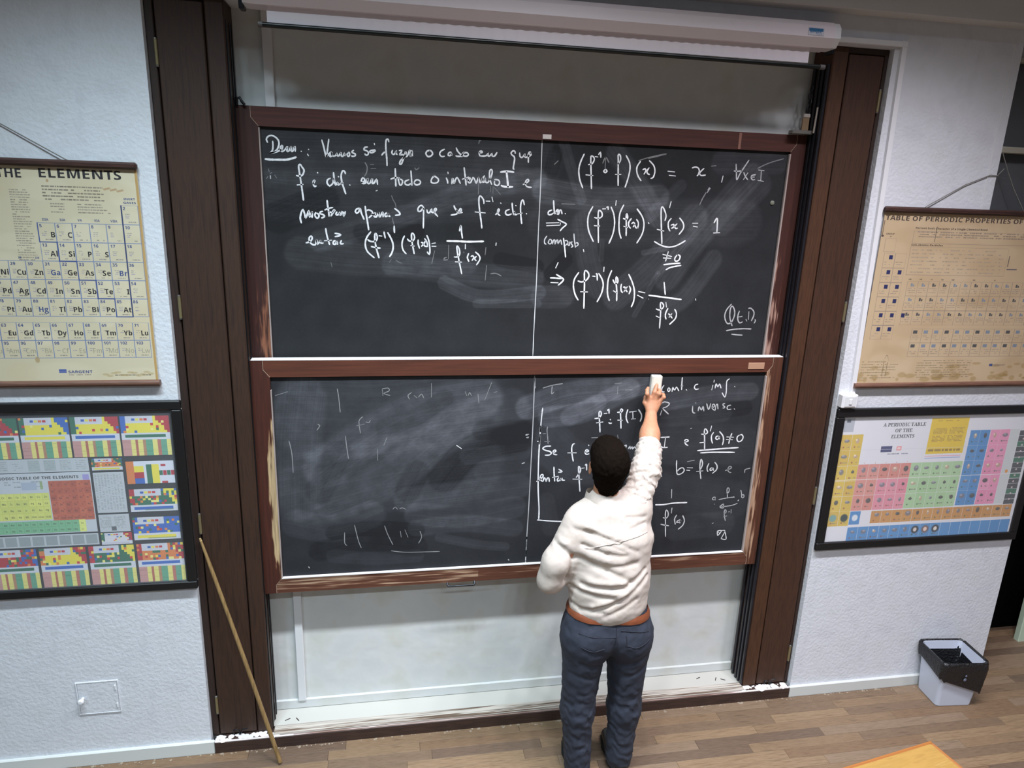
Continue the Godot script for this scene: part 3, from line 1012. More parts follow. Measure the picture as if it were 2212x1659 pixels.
func screen() -> void:
	var th := thing("projector_screen", "white roll-down projector screen case above the blackboards, screen barely lowered", "projector screen", Vector3(0, 0, 0))
	var white := mat("screen_case", rgb8(232, 223, 228), 0.4)
	var under := mat("screen_case_under", rgb8(168, 162, 154), 0.5)
	# case profile in (z, y), pushed along x
	var prof := [Vector2(0.004, 3.40), Vector2(0.085, 3.402), Vector2(0.112, 3.437), Vector2(0.106, 3.482), Vector2(0.088, 3.502), Vector2(0.004, 3.502)]
	var turn := Transform3D(Basis(Vector3(0, 0, -1), Vector3(0, 1, 0), Vector3(1, 0, 0)), Vector3.ZERO)
	var raw := prism(mb(), prof.map(func(p): return Vector2(-p.x, p.y)), 0.10, 2.497)
	var shell := mb()
	var rm := ArrayMesh.new()
	rm.add_surface_from_arrays(Mesh.PRIMITIVE_TRIANGLES, raw.commit_to_arrays())
	shell.append_from(rm, 0, Transform3D(Basis(Vector3(0, 0, -1), Vector3(0, 1, 0), Vector3(1, 0, 0)), Vector3.ZERO))
	obj("case", shell, white, th)
	for e in [[0.085, 0.10], [2.497, 2.524]]:
		var cap := prism(mb(), prof.map(func(p): return Vector2(-(0.058 + (p.x - 0.058) * 0.95), 3.45 + (p.y - 3.45) * 0.95)), e[0], e[1])
		var cm := ArrayMesh.new()
		cm.add_surface_from_arrays(Mesh.PRIMITIVE_TRIANGLES, cap.commit_to_arrays())
		var cs := mb()
		cs.append_from(cm, 0, Transform3D(Basis(Vector3(0, 0, -1), Vector3(0, 1, 0), Vector3(1, 0, 0)), Vector3.ZERO))
		obj("end_cap", cs, M.plastic_white, th)
		var sgn := 1.0 if e[0] > 1.0 else -1.0
		var xo: float = e[1] if sgn > 0 else e[0]
		obj("wall_bracket", box(Vector3(minf(xo, xo + sgn * 0.02), 3.39, 0.0), Vector3(maxf(xo, xo + sgn * 0.02), 3.5, 0.05), 0.003), M.dark_steel, th)
	# fabric with a slight ripple
	var rows := []
	for i in 8:
		var row := []
		var y := lerpf(3.43, 3.343, i / 7.0)
		for j in 181:
			var x := lerpf(0.168, 2.412, j / 180.0)
			row.append(Vector3(x, y, 0.066 + 0.0016 * sin(x * TAU / 0.047 + sin(x * 3.0)) * smoothstep(0.3, 0.8, x)))
		rows.append(row)
	var fab := sheet(mb(), rows)
	obj("fabric", fab, mat("screen_fabric", rgb8(236, 228, 234), 0.85), th)
	obj("bottom_bar", tube(mb(), [Vector3(0.15, 3.337, 0.067), Vector3(2.47, 3.330, 0.067)], [0.0095], 14), mat("bar_black", rgb8(16, 24, 24), 0.3), th)
	var pc := mb()
	tube(pc, [Vector3(0.136, 3.337, 0.067), Vector3(0.151, 3.337, 0.067)], [0.0105], 12)
	tube(pc, [Vector3(2.469, 3.330, 0.067), Vector3(2.492, 3.330, 0.067)], [0.0105], 12)
	obj("bar_plug", pc, mat("plug_grey", rgb8(96, 92, 92), 0.5), th)
	paper(Vector2(0, 0), Vector2(0.074, 0.03), 148, rgb8(206, 206, 214))
	R(0.004, 0.016, 0.070, 0.028, rgb8(46, 110, 158))
	for k in 6: R(0.01 + k * 0.009, 0.010 + 0.001 * (k % 3), 0.016 + k * 0.009, 0.017, rgb8(60, 120, 165))
	tiny(0.006, 0.068, 0.005, 0.003, rgb8(120, 130, 180))
	var stk := obj("sticker", leaf(0, 0, 0.074, 0.03, 0.0, Vector2.ZERO, Vector2(0.074, 0.03), 0.0008), printed("sticker"), th)
	stk.transform = Transform3D(Basis(Vector3.RIGHT, -0.13), Vector3(2.368, 3.443, 0.1128))
	stk.set_meta("label", "small blue and white maker's sticker")

# ---------------------------------------------------------------- hanging charts
const INK := Color(0.16, 0.15, 0.15)
const BLUE := Color(0.28, 0.34, 0.55)

func stain_paper(x0: float, y0: float, x1: float, y1: float, c: Color, n: int, seed_: int) -> void:
	var g := RandomNumberGenerator.new()
	g.seed = seed_
	for k in n:
		blob(lerpf(x0, x1, g.randf()), lerpf(y0, y1, g.randf()), 0.015 + 0.05 * g.randf(), 0.006 + 0.016 * g.randf(), c, 0.25 + 0.3 * g.randf())

func rod_and_cord(th: Node3D, x0: float, x1: float, yt: float, yb: float, ties: Array) -> void:
	var rodm := wood("chart_rod", rgb8(52, 34, 30), rgb8(74, 48, 40), 0, 0.5)
	var low := wood("chart_rod_low", rgb8(96, 66, 54), rgb8(116, 82, 66), 0, 0.5)
	obj("top_rod", bx(mb(), Vector3(x0, yt - 0.014, 0.004), Vector3(x1, yt + 0.014, 0.03), 0.008), rodm, th)
	obj("bottom_rod", tube(mb(), [Vector3(x0 - 0.004, yb, 0.018), Vector3(x1 + 0.004, yb, 0.018)], [0.0135], 14), low, th)
	var st := mb()
	for t in ties:
		tube(st, t, [0.0022], 6)
	obj("cord", st, M.cord, th)

func charts() -> void:
	# left chart: old cream table with blue lines
	var lo := Vector2(-1.78, 1.932)
	var hi := Vector2(-0.362, 2.80)
	var cream := rgb8(206, 194, 164)
	paper(lo, hi, 1400, cream)
	for k in 60:
		blob(lerpf(-1.7, -0.37, rng.randf()), lerpf(1.95, 2.79, rng.randf()), 0.06 + 0.1 * rng.randf(), 0.04 + 0.05 * rng.randf(), rgb8(224, 212, 184) if rng.randf() > 0.5 else rgb8(206, 188, 152), 0.3)
	R(-0.372, 1.932, -0.362, 2.8, rgb8(186, 150, 96))
	var cw := 0.0622
	var ch := 0.0745
	var xr := -0.372
	var yt := 2.655
	var L := 0.0022
	var fade := rgb8(120, 132, 168)
	# rows below each other; columns counted from the right
	for r in 6:
		var n: int = [1, 6, 6, 18, 18, 18][r]
		var y := yt - r * ch
		for c in n:
			var x1 = xr - c * cw
			frame_rect(x1 - cw, y - ch, x1, y, 0.0016, fade)
			tiny(x1 - cw + 0.012, x1 - cw + 0.030, y - 0.036, 0.003, rgb8(160, 150, 140), 0.8)
			tiny(x1 - cw + 0.012, x1 - cw + 0.028, y - 0.043, 0.003, rgb8(160, 150, 150), 0.8)
			tiny(x1 - cw + 0.012, x1 - cw + 0.026, y - 0.050, 0.003, rgb8(150, 140, 160), 0.8)
			tiny(x1 - cw + 0.022, x1 - 0.012, y - 0.067, 0.004, rgb8(150, 140, 128), 0.9)
	# heavy stair line and the noble gas line
	var D := rgb8(58, 66, 104)
	R(xr - cw - 0.0025, yt - 6 * ch, xr - cw + 0.0025, yt, D)
	for k in 5:
		var x := xr - (6 - k) * cw
		R(x - 0.0022, yt - (k + 2) * ch, x + 0.0022, yt - (k + 1) * ch, BLUE)
		R(x - 0.0022, yt - (k + 2) * ch - 0.0022, x + cw + 0.0022, yt - (k + 2) * ch + 0.0022, BLUE)
	R(xr - 2 * cw - 0.0022, yt - 6 * ch, xr - 2 * cw + 0.0022, yt - 5 * ch, BLUE)
	# lower block
	for r in 2:
		for c in 14:
			var x1 = xr - 0.006 - c * cw
			var y := 2.184 - r * ch
			frame_rect(x1 - cw, y - ch, x1, y, 0.0016, fade)
			tiny(x1 - cw + 0.012, x1 - cw + 0.028, y - 0.036, 0.003, rgb8(160, 150, 140), 0.8)
			tiny(x1 - cw + 0.012, x1 - cw + 0.026, y - 0.044, 0.003, rgb8(150, 140, 150), 0.8)
			tiny(x1 - cw + 0.022, x1 - 0.012, y - 0.066, 0.004, rgb8(140, 132, 120), 0.9)
	# paragraphs
	for k in 5: tiny(-0.712, -0.492 - 0.012 * (k % 2), 2.716 - k * 0.012, 0.0052, rgb8(128, 116, 100), 0.92)
	for k in 4:
		tiny(-0.690, -0.640, 2.652 - k * 0.0105, 0.004, rgb8(140, 128, 112), 0.9)
		tiny(-0.592, -0.505 + 0.01 * k, 2.652 - k * 0.0105, 0.004, rgb8(140, 128, 112), 0.9)
	for k in 30: tiny(-0.828, -0.785 + 0.03 * rng.randf(), 2.70 - k * 0.0092, 0.004, rgb8(150, 138, 120), 0.9)
	for k in 16: tiny(-1.6, -1.0, 2.70 - k * 0.012, 0.005, rgb8(150, 138, 120), 0.85)
	tiny(-0.53, -0.385, 1.958, 0.004, rgb8(120, 108, 90), 0.9)
	R(-0.742, 1.972, -0.714, 1.987, rgb8(70, 92, 160))
	R(-0.742, 1.9785, -0.714, 1.9805, rgb8(160, 150, 150))
	tiny(-0.706, -0.622, 1.961, 0.004, rgb8(150, 138, 120), 0.8)
	blob(-0.818, 2.028, 0.011, 0.016, rgb8(176, 150, 110), 0.8)
	blob(-0.690, 2.74, 0.006, 0.007, rgb8(170, 130, 90), 0.7)
	for k in 9: blob(-0.488 + 0.008 * k, 2.714 - 0.001 * k + 0.003 * (k % 3), 0.007, 0.005, rgb8(160, 120, 84), 0.5)
	for k in 12: blob(-0.39 - 0.016 * k, 1.965 + 0.008 * sin(k * 1.7), 0.016, 0.006, rgb8(172, 150, 104), 0.5)
	var pm := printed("chart_print_left", 0.55)
	var th := thing("wall_chart", "cream hanging chart of the elements with blue grid, on the wall left of the blackboards", "wall chart", Vector3.ZERO, 0.0, "old hanging element charts")
	obj("chart_sheet", leaf(lo.x, lo.y, hi.x, hi.y, 0.013, lo, hi), pm, th)
	var z := 0.0133
	var bk := mb()
	var bl := mb()
	var gy := mb()
	letter(bk, "PERIODIC TABLE OF", -1.72, 2.752, z, 0.03, 0.78)
	letter(bk, "THE", -0.866, 2.748, z, 0.034, 0.088)
	letter(bk, "ELEMENTS", -0.716, 2.752, z, 0.034, 0.294)
	letter(bl, "INERT", -0.422, 2.676, z, 0.008, 0.042)
	letter(bl, "GASES", -0.424, 2.662, z, 0.008, 0.046)
	var heads := ["VIIA", "VIA", "VA", "IVA", "IIIA"]
	for k in 5: letter(bl, heads[k], xr - (1.5 + k) * cw - cw * 0.02, yt - ch + 0.008, z, 0.009, 0.0, true, false, 1)
	letter(bl, "IB", xr - 7.3 * cw, yt - 3 * ch + 0.008, z, 0.008, 0.0, true, false, 1)
	letter(bl, "IIB", xr - 6.3 * cw, yt - 3 * ch + 0.008, z, 0.008, 0.0, true, false, 1)
	var sym := [["2:"], ["10:", "9:", "8:", "7:", "6:C", "5:B"], ["18:", "17:", "16:S", "15:P", "14:Si", "13:Al"], ["36:", "35:Br", "34:Se", "33:As", "32:Ge", "31:Ga", "30:Zn", "29:Cu", "28:Ni", "27:Co"], ["54:", "53:I", "52:Te", "51:Sb", "50:Sn", "49:In", "48:Cd", "47:Ag", "46:Pd", "45:Rh"], ["86:", "85:At", "84:Po", "83:Bi", "82:Pb", "81:Tl", "80:Hg", "79:Au", "78:Pt", "77:Ir"]]
	for r in 6:
		for c in sym[r].size():
			var q: PackedStringArray = sym[r][c].split(":")
			var x1 = xr - c * cw
			var y := yt - r * ch
			letter(bl, q[0], x1 - cw + 0.006, y - 0.018, z, 0.0125)
			if q[1] != "":
				letter(bl if q[1] in ["Ga", "Hg", "Br"] else bk, q[1], x1 - 0.004, y - 0.056, z, 0.021, 0.0, true, false, 2)
	var low := [["71:Lu", "70:Yb", "69:Tm", "68:Er", "67:Ho", "66:Dy", "65:Tb", "64:Gd", "63:Eu", "62:Sm"], ["103:Lw", "102:No", "101:Md", "100:Fm", "99:Es", "98:Cf", "97:Bk", "96:Cm", "95:Am", "94:Pu"]]
	for r in 2:
		for c in low[r].size():
			var q: PackedStringArray = low[r][c].split(":")
			var x1 = xr - 0.006 - c * cw
			var y := 2.184 - r * ch
			letter(bl, q[0], x1 - cw + 0.006, y - 0.018, z, 0.0125)
			letter(bk if r == 0 else gy, q[1], x1 - 0.005, y - 0.054, z, 0.02, 0.0, r == 0, false, 2)
	letter(bl, "SARGENT", -0.708, 1.970, z, 0.011, 0.092)
	obj("black_lettering", bk, mat("ink_black", rgb8(46, 44, 46), 0.7), th)
	obj("blue_lettering", bl, mat("ink_blue", rgb8(70, 84, 130), 0.7), th)
	obj("faded_lettering", gy, mat("ink_grey", rgb8(158, 152, 130), 0.7), th)
	rod_and_cord(th, -1.79, -0.358, 2.806, 1.926, [[Vector3(-0.606, 2.818, 0.014), Vector3(-0.622, 2.826, 0.012), Vector3(-0.83, 2.944, 0.008), Vector3(-1.07, 3.085, 0.006)], [Vector3(-1.54, 2.818, 0.014), Vector3(-1.07, 3.085, 0.006)]])
	# right chart: brownish table of properties
	lo = Vector2(2.95, 1.876)
	hi = Vector2(4.25, 2.735)
	paper(lo, hi, 1300, rgb8(196, 172, 138))
	for k in 90:
		blob(lerpf(2.95, 4.25, rng.randf()), lerpf(1.9, 2.72, rng.randf()), 0.05 + 0.1 * rng.randf(), 0.03 + 0.06 * rng.randf(), rgb8(206, 184, 152) if rng.randf() > 0.45 else rgb8(186, 160, 124), 0.35)
	for k in 60: blob(lerpf(2.95, 4.2, rng.randf()), 1.895 + 0.05 * rng.randf() * rng.randf() * 2.0, 0.01 + 0.03 * rng.randf(), 0.006 + 0.012 * rng.randf(), rgb8(150, 122, 70), 0.4)
	var ln := rgb8(150, 134, 120)
	var bx0 := 2.984
	cw = 0.062
	ch = 0.0825
	frame_rect(2.978, 2.541, 3.038, 2.606, 0.0016, ln)
	for r in 6:
		for c in 2: frame_rect(bx0 + c * cw, 2.535 - (r + 1) * ch * 0.862, bx0 + (c + 1) * cw, 2.535 - r * ch * 0.862, 0.0016, ln)
		if r >= 2:
			for c in range(2, 19):
				if r < 5: frame_rect(bx0 + 0.034 + c * 0.0605, 2.402 - (r - 1) * 0.0735, bx0 + 0.034 + (c + 1) * 0.0605, 2.402 - (r - 2) * 0.0735, 0.0014, ln)
	for q in [[0, 0], [0, 1], [1, 1], [0, 2], [1, 2], [0, 3], [1, 3], [0, 4], [1, 4], [2, 4], [0, 5], [1, 5]]:
		var x: float = bx0 + 0.012 + q[0] * cw + 0.028
		var y: float = 2.535 - (q[1] + 0.28) * ch * 0.862
		R(x - 0.010, y - 0.010, x + 0.010, y + 0.010, rgb8(44, 48, 92))
	for r in 6:
		for c in 2:
			tiny(bx0 + c * cw + 0.008, bx0 + c * cw + 0.05, 2.535 - (r + 0.62) * ch * 0.862, 0.004, rgb8(150, 132, 112), 0.8)
			tiny(bx0 + c * cw + 0.008, bx0 + c * cw + 0.04, 2.535 - (r + 0.78) * ch * 0.862, 0.004, rgb8(156, 138, 118), 0.8)
	for r in 3:
		for c in range(2, 19):
			var x := bx0 + 0.034 + c * 0.0605
			var y := 2.402 - r * 0.0735
			var g := rgb8(84, 84, 84) if (c + r * 5) % 4 < 2 else rgb8(130, 138, 148)
			R(x + 0.022, y - 0.026, x + 0.032, y - 0.010, g)
			R(x + 0.034, y - 0.026, x + 0.042, y - 0.016, g)
			for k in 3: tiny(x + 0.008, x + 0.052, y - 0.038 - k * 0.010, 0.004, rgb8(156, 138, 118), 0.75)
	for r in 2:
		for c in 14:
			var x := 3.214 + c * 0.0605
			var y := 2.162 - r * 0.0725
			frame_rect(x, y - 0.0725, x + 0.0605, y, 0.0014, ln)
			var g := rgb8(84, 84, 84) if (c + r * 3) % 3 == 0 else rgb8(128, 138, 150)
			R(x + 0.010, y - 0.024, x + 0.034, y - 0.008, g)
			for k in 3: tiny(x + 0.008, x + 0.052, y - 0.038 - k * 0.010, 0.004, rgb8(156, 138, 118), 0.7)
	frame_rect(3.122, 2.432, 3.68, 2.57, 0.0016, ln)
	for k in 7: tiny(3.135, 3.66, 2.552 - k * 0.018, 0.005, rgb8(160, 142, 120), 0.55)
	frame_rect(3.125, 2.585, 4.0, 2.645, 0.0012, ln)
	for k in 3: tiny(3.13, 3.98, 2.638 - k * 0.011, 0.005, rgb8(140, 122, 104), 0.85)
	R(3.246, 2.594, 3.249, 2.668, rgb8(90, 80, 72))
	for k in 8: tiny(3.28, 3.60, 1.994 - k * 0.0125, 0.004, rgb8(140, 122, 90), 0.8)
	for k in 7: tiny(2.965, 3.05 + 0.16 * rng.randf(), 1.99 - k * 0.014, 0.004, rgb8(140, 122, 90), 0.8)
	# small line drawing of a tube at the lower left
	R(3.088, 1.915, 3.091, 1.99, rgb8(130, 112, 84))
	R(3.108, 1.915, 3.111, 1.99, rgb8(130, 112, 84))
	for k in 12: R(3.086 + 0.0022 * k, 2.0 + 0.024 * sin(PI * k / 11.0), 3.089 + 0.0022 * k, 2.003 + 0.024 * sin(PI * k / 11.0), rgb8(130, 112, 84))
	R(2.955, 2.62, 2.958, 2.69, rgb8(80, 70, 62))
	blob(2.957, 2.617, 0.008, 0.006, rgb8(80, 70, 62), 1.0)
	R(3.712, 1.964, 3.732, 1.977, rgb8(70, 84, 130))
	R(3.69, 2.48, 3.694, 2.535, rgb8(90, 80, 76))
	R(3.69, 2.465, 3.75, 2.47, rgb8(90, 90, 100))
	pm = printed("chart_print_right", 0.6)
	var t2 := thing("wall_chart", "brownish hanging chart of periodic properties, on the wall right of the blackboards", "wall chart", Vector3.ZERO, 0.0, "old hanging element charts")
	obj("chart_sheet", leaf(lo.x, lo.y, hi.x, hi.y, 0.013, lo, hi), pm, t2)
	var kk := mb()
	letter(kk, "TABLE OF PERIODIC PROPERTIES OF", 2.958, 2.692, z, 0.022, 0.765)
	letter(kk, "THE ELEMENTS", 3.745, 2.692, z, 0.022, 0.30)
	letter(kk, "GROUP", 2.975, 2.624, z, 0.007, 0.045)
	letter(kk, "IA", 2.998, 2.612, z, 0.006)
	letter(kk, "Sub-Atomic Particles", 3.122, 2.574, z, 0.0085, 0.175)
	letter(kk, "Percent Ionic Character of a Single Chemical Bond", 3.13, 2.654, z, 0.009, 0.40)
	for k in 9: letter(kk, ["IIIB", "IVB", "VB", "VIB", "VIIB", "", "VIII", "", "IB"][k] if ["IIIB", "IVB", "VB", "VIB", "VIIB", "", "VIII", "", "IB"][k] != "" else "-", 3.15 + k * 0.0605, 2.408, z, 0.006, 0.0, true, false, 1)
	obj("black_lettering", kk, mat("ink_brown", rgb8(78, 66, 58), 0.7), t2)
	var sg := mb()
	letter(sg, "SARGENT", 3.738, 1.966, z, 0.008, 0.07)
	obj("maker_lettering", sg, mat("ink_maker", rgb8(140, 128, 120), 0.7), t2)
	rod_and_cord(t2, 2.94, 4.26, 2.742, 1.868, [[Vector3(3.16, 2.756, 0.014), Vector3(3.172, 2.764, 0.012), Vector3(3.36, 2.868, 0.008), Vector3(3.49, 2.918, 0.006), Vector3(3.53, 2.916, 0.004), Vector3(3.56, 2.95, 0.004)], [Vector3(3.53, 3.022, 0.008), Vector3(3.585, 2.93, 0.008), Vector3(3.63, 2.86, 0.01), Vector3(3.71, 2.756, 0.014)]])

# ---------------------------------------------------------------- framed posters
func black_frame(th: Node3D, x0: float, y0: float, x1: float, y1: float, w: float, depth: float) -> void:
	obj("frame_rail", box(Vector3(x0, y1 - w, 0.001), Vector3(x1, y1, depth), 0.004), M.frame_black, th)
	obj("frame_rail", box(Vector3(x0, y0, 0.001), Vector3(x1, y0 + w, depth), 0.004), M.frame_black, th)
	obj("frame_stile", box(Vector3(x0, y0 + w, 0.001), Vector3(x0 + w, y1 - w, depth), 0.004), M.frame_black, th)
	obj("frame_stile", box(Vector3(x1 - w, y0 + w, 0.001), Vector3(x1, y1 - w, depth), 0.004), M.frame_black, th)

var PAL := []
func pick() -> Color:
	return PAL[rng.randi() % PAL.size()]

# a little map of coloured blocks: title strip, block rows, a bar, then striped columns
func block_sheet(x0: float, y0: float, x1: float, y1: float, main: Color, second: Color, left: Color, bar: Color, striped: bool, checks: float) -> void:
	var w := x1 - x0
	var h := y1 - y0
	R(x0, y0, x1, y1, rgb8(206, 206, 214))
	var ys := y0 + (h * 0.42 if striped else 0.0)
	var top := y1
	var rows := 7
	var rh := (top - ys) * (0.72 if striped else 0.70) / rows
	var cw := w / 18.0
	for r in rows:
		for c in 18:
			var y := top - (r + 1) * rh
			if r < 3 and c > 1 and c < 12: continue
			var col := main
			if c < 2: col = left
			elif c > 12 + (r * 3) / 4 : col = second
			if rng.randf() < checks: col = pick()
			R(x0 + c * cw, y, x0 + (c + 1) * cw, y + rh, col)
	R(x0 + 2 * cw, top - rh * 2.6, x0 + 11 * cw, top - rh * 0.3, rgb8(200, 202, 212))
	for k in 4: R(x0 + (4.2 + k * 1.5) * cw, top - rh * 1.9, x0 + (5.4 + k * 1.5) * cw, top - rh * 1.0, [rgb8(50, 90, 170), rgb8(230, 215, 70), rgb8(220, 120, 60), rgb8(190, 40, 50)][k])
	var yb := top - rows * rh
	R(x0, yb - (yb - ys) * 1.0, x1, yb, rgb8(208, 210, 218))
	R(x0 + w * 0.08, yb - (yb - ys) * 0.72, x0 + w * 0.9, yb - (yb - ys) * 0.28, bar)
	if not striped:
		R(x0 + w * 0.3, ys + 0.006, x0 + w * 0.9, ys + (yb - ys) * 0.35, bar.lerp(second, 0.4))
	else:
		var cols := [rgb8(196, 146, 140), rgb8(226, 216, 124), rgb8(176, 98, 80), rgb8(226, 216, 124), rgb8(178, 130, 96), rgb8(96, 160, 128), rgb8(226, 216, 124), rgb8(182, 110, 92), rgb8(98, 158, 130), rgb8(226, 216, 124)]
		var edge := [0.0, 0.18, 0.27, 0.32, 0.42, 0.48, 0.62, 0.72, 0.79, 0.91, 1.0]
		for k in 10:
			R(x0 + w * edge[k], y0, x0 + w * edge[k + 1], ys - 0.002, cols[k])
			for j in 3:
				var yy := lerpf(y0 + 0.012, ys - 0.01, rng.randf())
				R(x0 + w * edge[k] + 0.001, yy, x0 + w * edge[k + 1] - 0.001, yy + 0.0011, shade(cols[k], 0.8))

func framed_left() -> void:
	PAL = [rgb8(198, 40, 48), rgb8(232, 212, 60), rgb8(40, 104, 72), rgb8(48, 96, 176), rgb8(222, 128, 52), rgb8(236, 226, 130)]
	var red := rgb8(176, 36, 46)
	var yel := rgb8(230, 214, 66)
	var grn := rgb8(38, 104, 76)
	var blu := rgb8(48, 98, 180)
	var orn := rgb8(214, 124, 60)
	var lo := Vector2(-1.75, 0.96)
	var hi := Vector2(-0.32, 1.80)
	paper(lo, hi, 1430, rgb8(14, 14, 16))
	var sheets := []
	for k in 7: # top and bottom rows, from the right
		var x0 := -0.535 - k * 0.1965
		sheets.append([x0, 1.594, x0 + 0.198 - (0.0 if k == 0 else 0.008), 1.776, "block_chart"])
		var main: Color = [yel, yel, yel, red, grn, yel, blu][k]
		block_sheet(x0, 1.594, sheets[-1][2], 1.776, main, [red, red, blu, grn, yel, red, orn][k], [blu, grn, grn, red, blu, grn, yel][k], [grn, blu, yel, grn, yel, red, blu][k], true, 0.14)
		x0 = -0.529 - k * 0.2
		sheets.append([x0, 0.975, x0 + 0.198 - (0.0 if k == 0 else 0.008), 1.169, "block_chart"])
		block_sheet(x0, 0.975, sheets[-1][2], 1.169, [orn, grn, yel, red, yel, grn, orn][k], [red, yel, red, blu, grn, blu, red][k], [red, red, orn, yel, blu, red, grn][k], [blu, grn, blu, grn, yel, red, blu][k], true, 0.3)
	for q in [[1.462, 1.568, 0], [1.328, 1.436, 1], [1.189, 1.3, 2]]:
		sheets.append([-0.533, q[0], -0.336, q[1], "block_chart"])
		if q[2] == 0:
			R(-0.533, 1.462, -0.336, 1.568, rgb8(214, 216, 226))
			R(-0.533, 1.462, -0.50, 1.568, orn)
			R(-0.50, 1.516, -0.461, 1.545, yel)
			R(-0.50, 1.488, -0.461, 1.516, red)
			R(-0.50, 1.462, -0.461, 1.488, blu)
			R(-0.45, 1.462, -0.428, 1.552, grn)
			R(-0.428, 1.462, -0.398, 1.552, yel)
			for k in 4: R(-0.398 + k * 0.016, 1.5, -0.384 + k * 0.016, 1.522, red if k % 2 else grn)
			R(-0.39, 1.542, -0.37, 1.552, red)
			R(-0.39, 1.462, -0.366, 1.472, red)
		else:
			block_sheet(-0.533, q[0], -0.336, q[1], grn if q[2] == 1 else blu, yel if q[2] == 1 else blu, red if q[2] == 1 else blu, blu if q[2] == 1 else yel, false, 0.42 if q[2] == 1 else 0.22)
	# small maps
	for q in [[-0.669, 1.531, -0.545, 1.586], [-0.669, 1.174, -0.541, 1.231]]:
		block_sheet(q[0], q[1], q[2], q[3], orn if q[1] > 1.4 else rgb8(214, 210, 216), grn if q[1] > 1.4 else red, grn, yel if q[1] > 1.4 else rgb8(200, 200, 210), false, 0.25)
		sheets.append([q[0], q[1], q[2], q[3], "small_map"])
	# grey text sheets
	var pap := rgb8(190, 194, 198)
	for q in [[-1.74, 1.53, -0.679, 1.592, "text_strip"], [-1.74, 1.178, -0.678, 1.234, "text_strip"], [-0.669, 1.329, -0.545, 1.521, "text_sheet"], [-0.669, 1.236, -0.543, 1.321, "text_sheet"]]:
		R(q[0], q[1], q[2], q[3], pap)
		sheets.append(q)
		if q[4] == "text_strip":
			var x: float = q[2]
			while x > q[0] + 0.06:
				var tone := rgb8(150, 158, 160) if q[1] < 1.4 else pap.lerp(rgb8(170, 178, 178), rng.randf())
				R(x - 0.052, q[1] + 0.006, x - 0.006, q[3] - 0.006, tone)
				for k in 5: tiny(x - 0.05, x - 0.01, q[3] - 0.014 - k * 0.009, 0.003, rgb8(150, 154, 156), 0.6)
				x -= 0.062 if q[1] > 1.4 else 0.054
		else:
			for c in 9 if q[1] > 1.3 else 2:
				var cwid := 0.0125 if q[1] > 1.3 else 0.058
				for k in int((q[3] - q[1] - 0.02) / 0.0055):
					tiny(q[0] + 0.006 + c * cwid, q[0] + 0.004 + c * cwid + cwid * 0.8, q[3] - 0.012 - k * 0.0055, 0.0026, rgb8(140, 144, 146), 0.75)
	R(-0.62, 1.242, -0.60, 1.262, rgb8(90, 92, 96))
	# the table itself
	R(-1.74, 1.241, -0.678, 1.527, rgb8(196, 200, 206))
	sheets.append([-1.74, 1.241, -0.678, 1.527, "table_sheet"])
	R(-0.71, 1.49, -0.685, 1.515, rgb8(160, 150, 206))
	for k in 3: tiny(-1.02, -0.87, 1.485 - k * 0.011, 0.005, rgb8(150, 156, 160), 0.6)
	R(-0.955, 1.45, -0.895, 1.485, rgb8(172, 180, 196))
	R(-0.882, 1.452, -0.872, 1.49, rgb8(150, 170, 120))
	var px := 0.0277
	var py := 0.0313
	for r in 6:
		for c in 6:
			var x := -0.849 + c * px
			var y := 1.489 - r * py
			R(x, y - py, x + px, y, rgb8(188, 96, 64))
			R(x + 0.001, y - py + 0.001, x + px - 0.001, y - 0.001, rgb8(200, 104, 70).lerp(rgb8(176, 84, 58), rng.randf()))
			R(x + 0.018, y - 0.012, x + 0.025, y - 0.006, rgb8(170, 76, 50))
	for r in 4:
		for c in 30:
			var x := -0.853 - (c + 1) * px
			var y := 1.435 - r * py
			R(x, y - py, x + px, y, rgb8(206, 206, 100))
			R(x + 0.001, y - py + 0.001, x + px - 0.001, y - 0.001, rgb8(222, 224, 118).lerp(rgb8(206, 210, 110), rng.randf()))
	for r in 2:
		for c in 30:
			var x := -0.722 - (c + 1) * px
			var y := 1.303 - r * 0.029
			R(x, y - 0.029, x + px, y, rgb8(110, 168, 128) if c > 0 else rgb8(214, 220, 120))
			R(x + 0.001, y - 0.028, x + px - 0.001, y - 0.001, rgb8(126, 184, 140) if c > 0 else rgb8(226, 230, 130))
	var pm := printed("collage_print", 0.5)
	var th := thing("framed_poster", "black framed collage of small coloured element tables, low on the left wall", "framed poster", Vector3.ZERO, 0.0, "black framed element posters")
	obj("backing_board", box(Vector3(-1.77, 0.95, 0.001), Vector3(-0.31, 1.82, 0.009)), mat("mount_black", rgb8(16, 16, 18), 0.8), th)
	var seen := {}
	for s in sheets:
		if s[2] < -1.72: continue
		obj(s[4], leaf(maxf(s[0], -1.74), s[1], s[2], s[3], 0.0105, lo, hi), pm, th)
	var st := mb()
	letter(st, "PERIODIC TABLE OF THE ELEMENTS", -1.072, 1.5, 0.0109, 0.0125, 0.345)
	var syms := [["B", "C", "N", "O", "F", "Ne"], ["Al", "Si", "P", "S", "Cl", "Ar"], ["Ga", "Ge", "As", "Se", "Br", "Kr"], ["In", "Sn", "Sb", "Te", "I", "Xe"], ["Tl", "Pb", "Bi", "Po", "At", "Rn"], ["Uut", "Uuq", "Uup", "Uuh", "Uus", "Uuo"]]
	for r in 6:
		for c in 6: letter(st, syms[r][c], -0.849 + (c + 0.42) * px, 1.489 - (r + 0.68) * py, 0.0109, 0.0085, 0.0, false, false, 1)
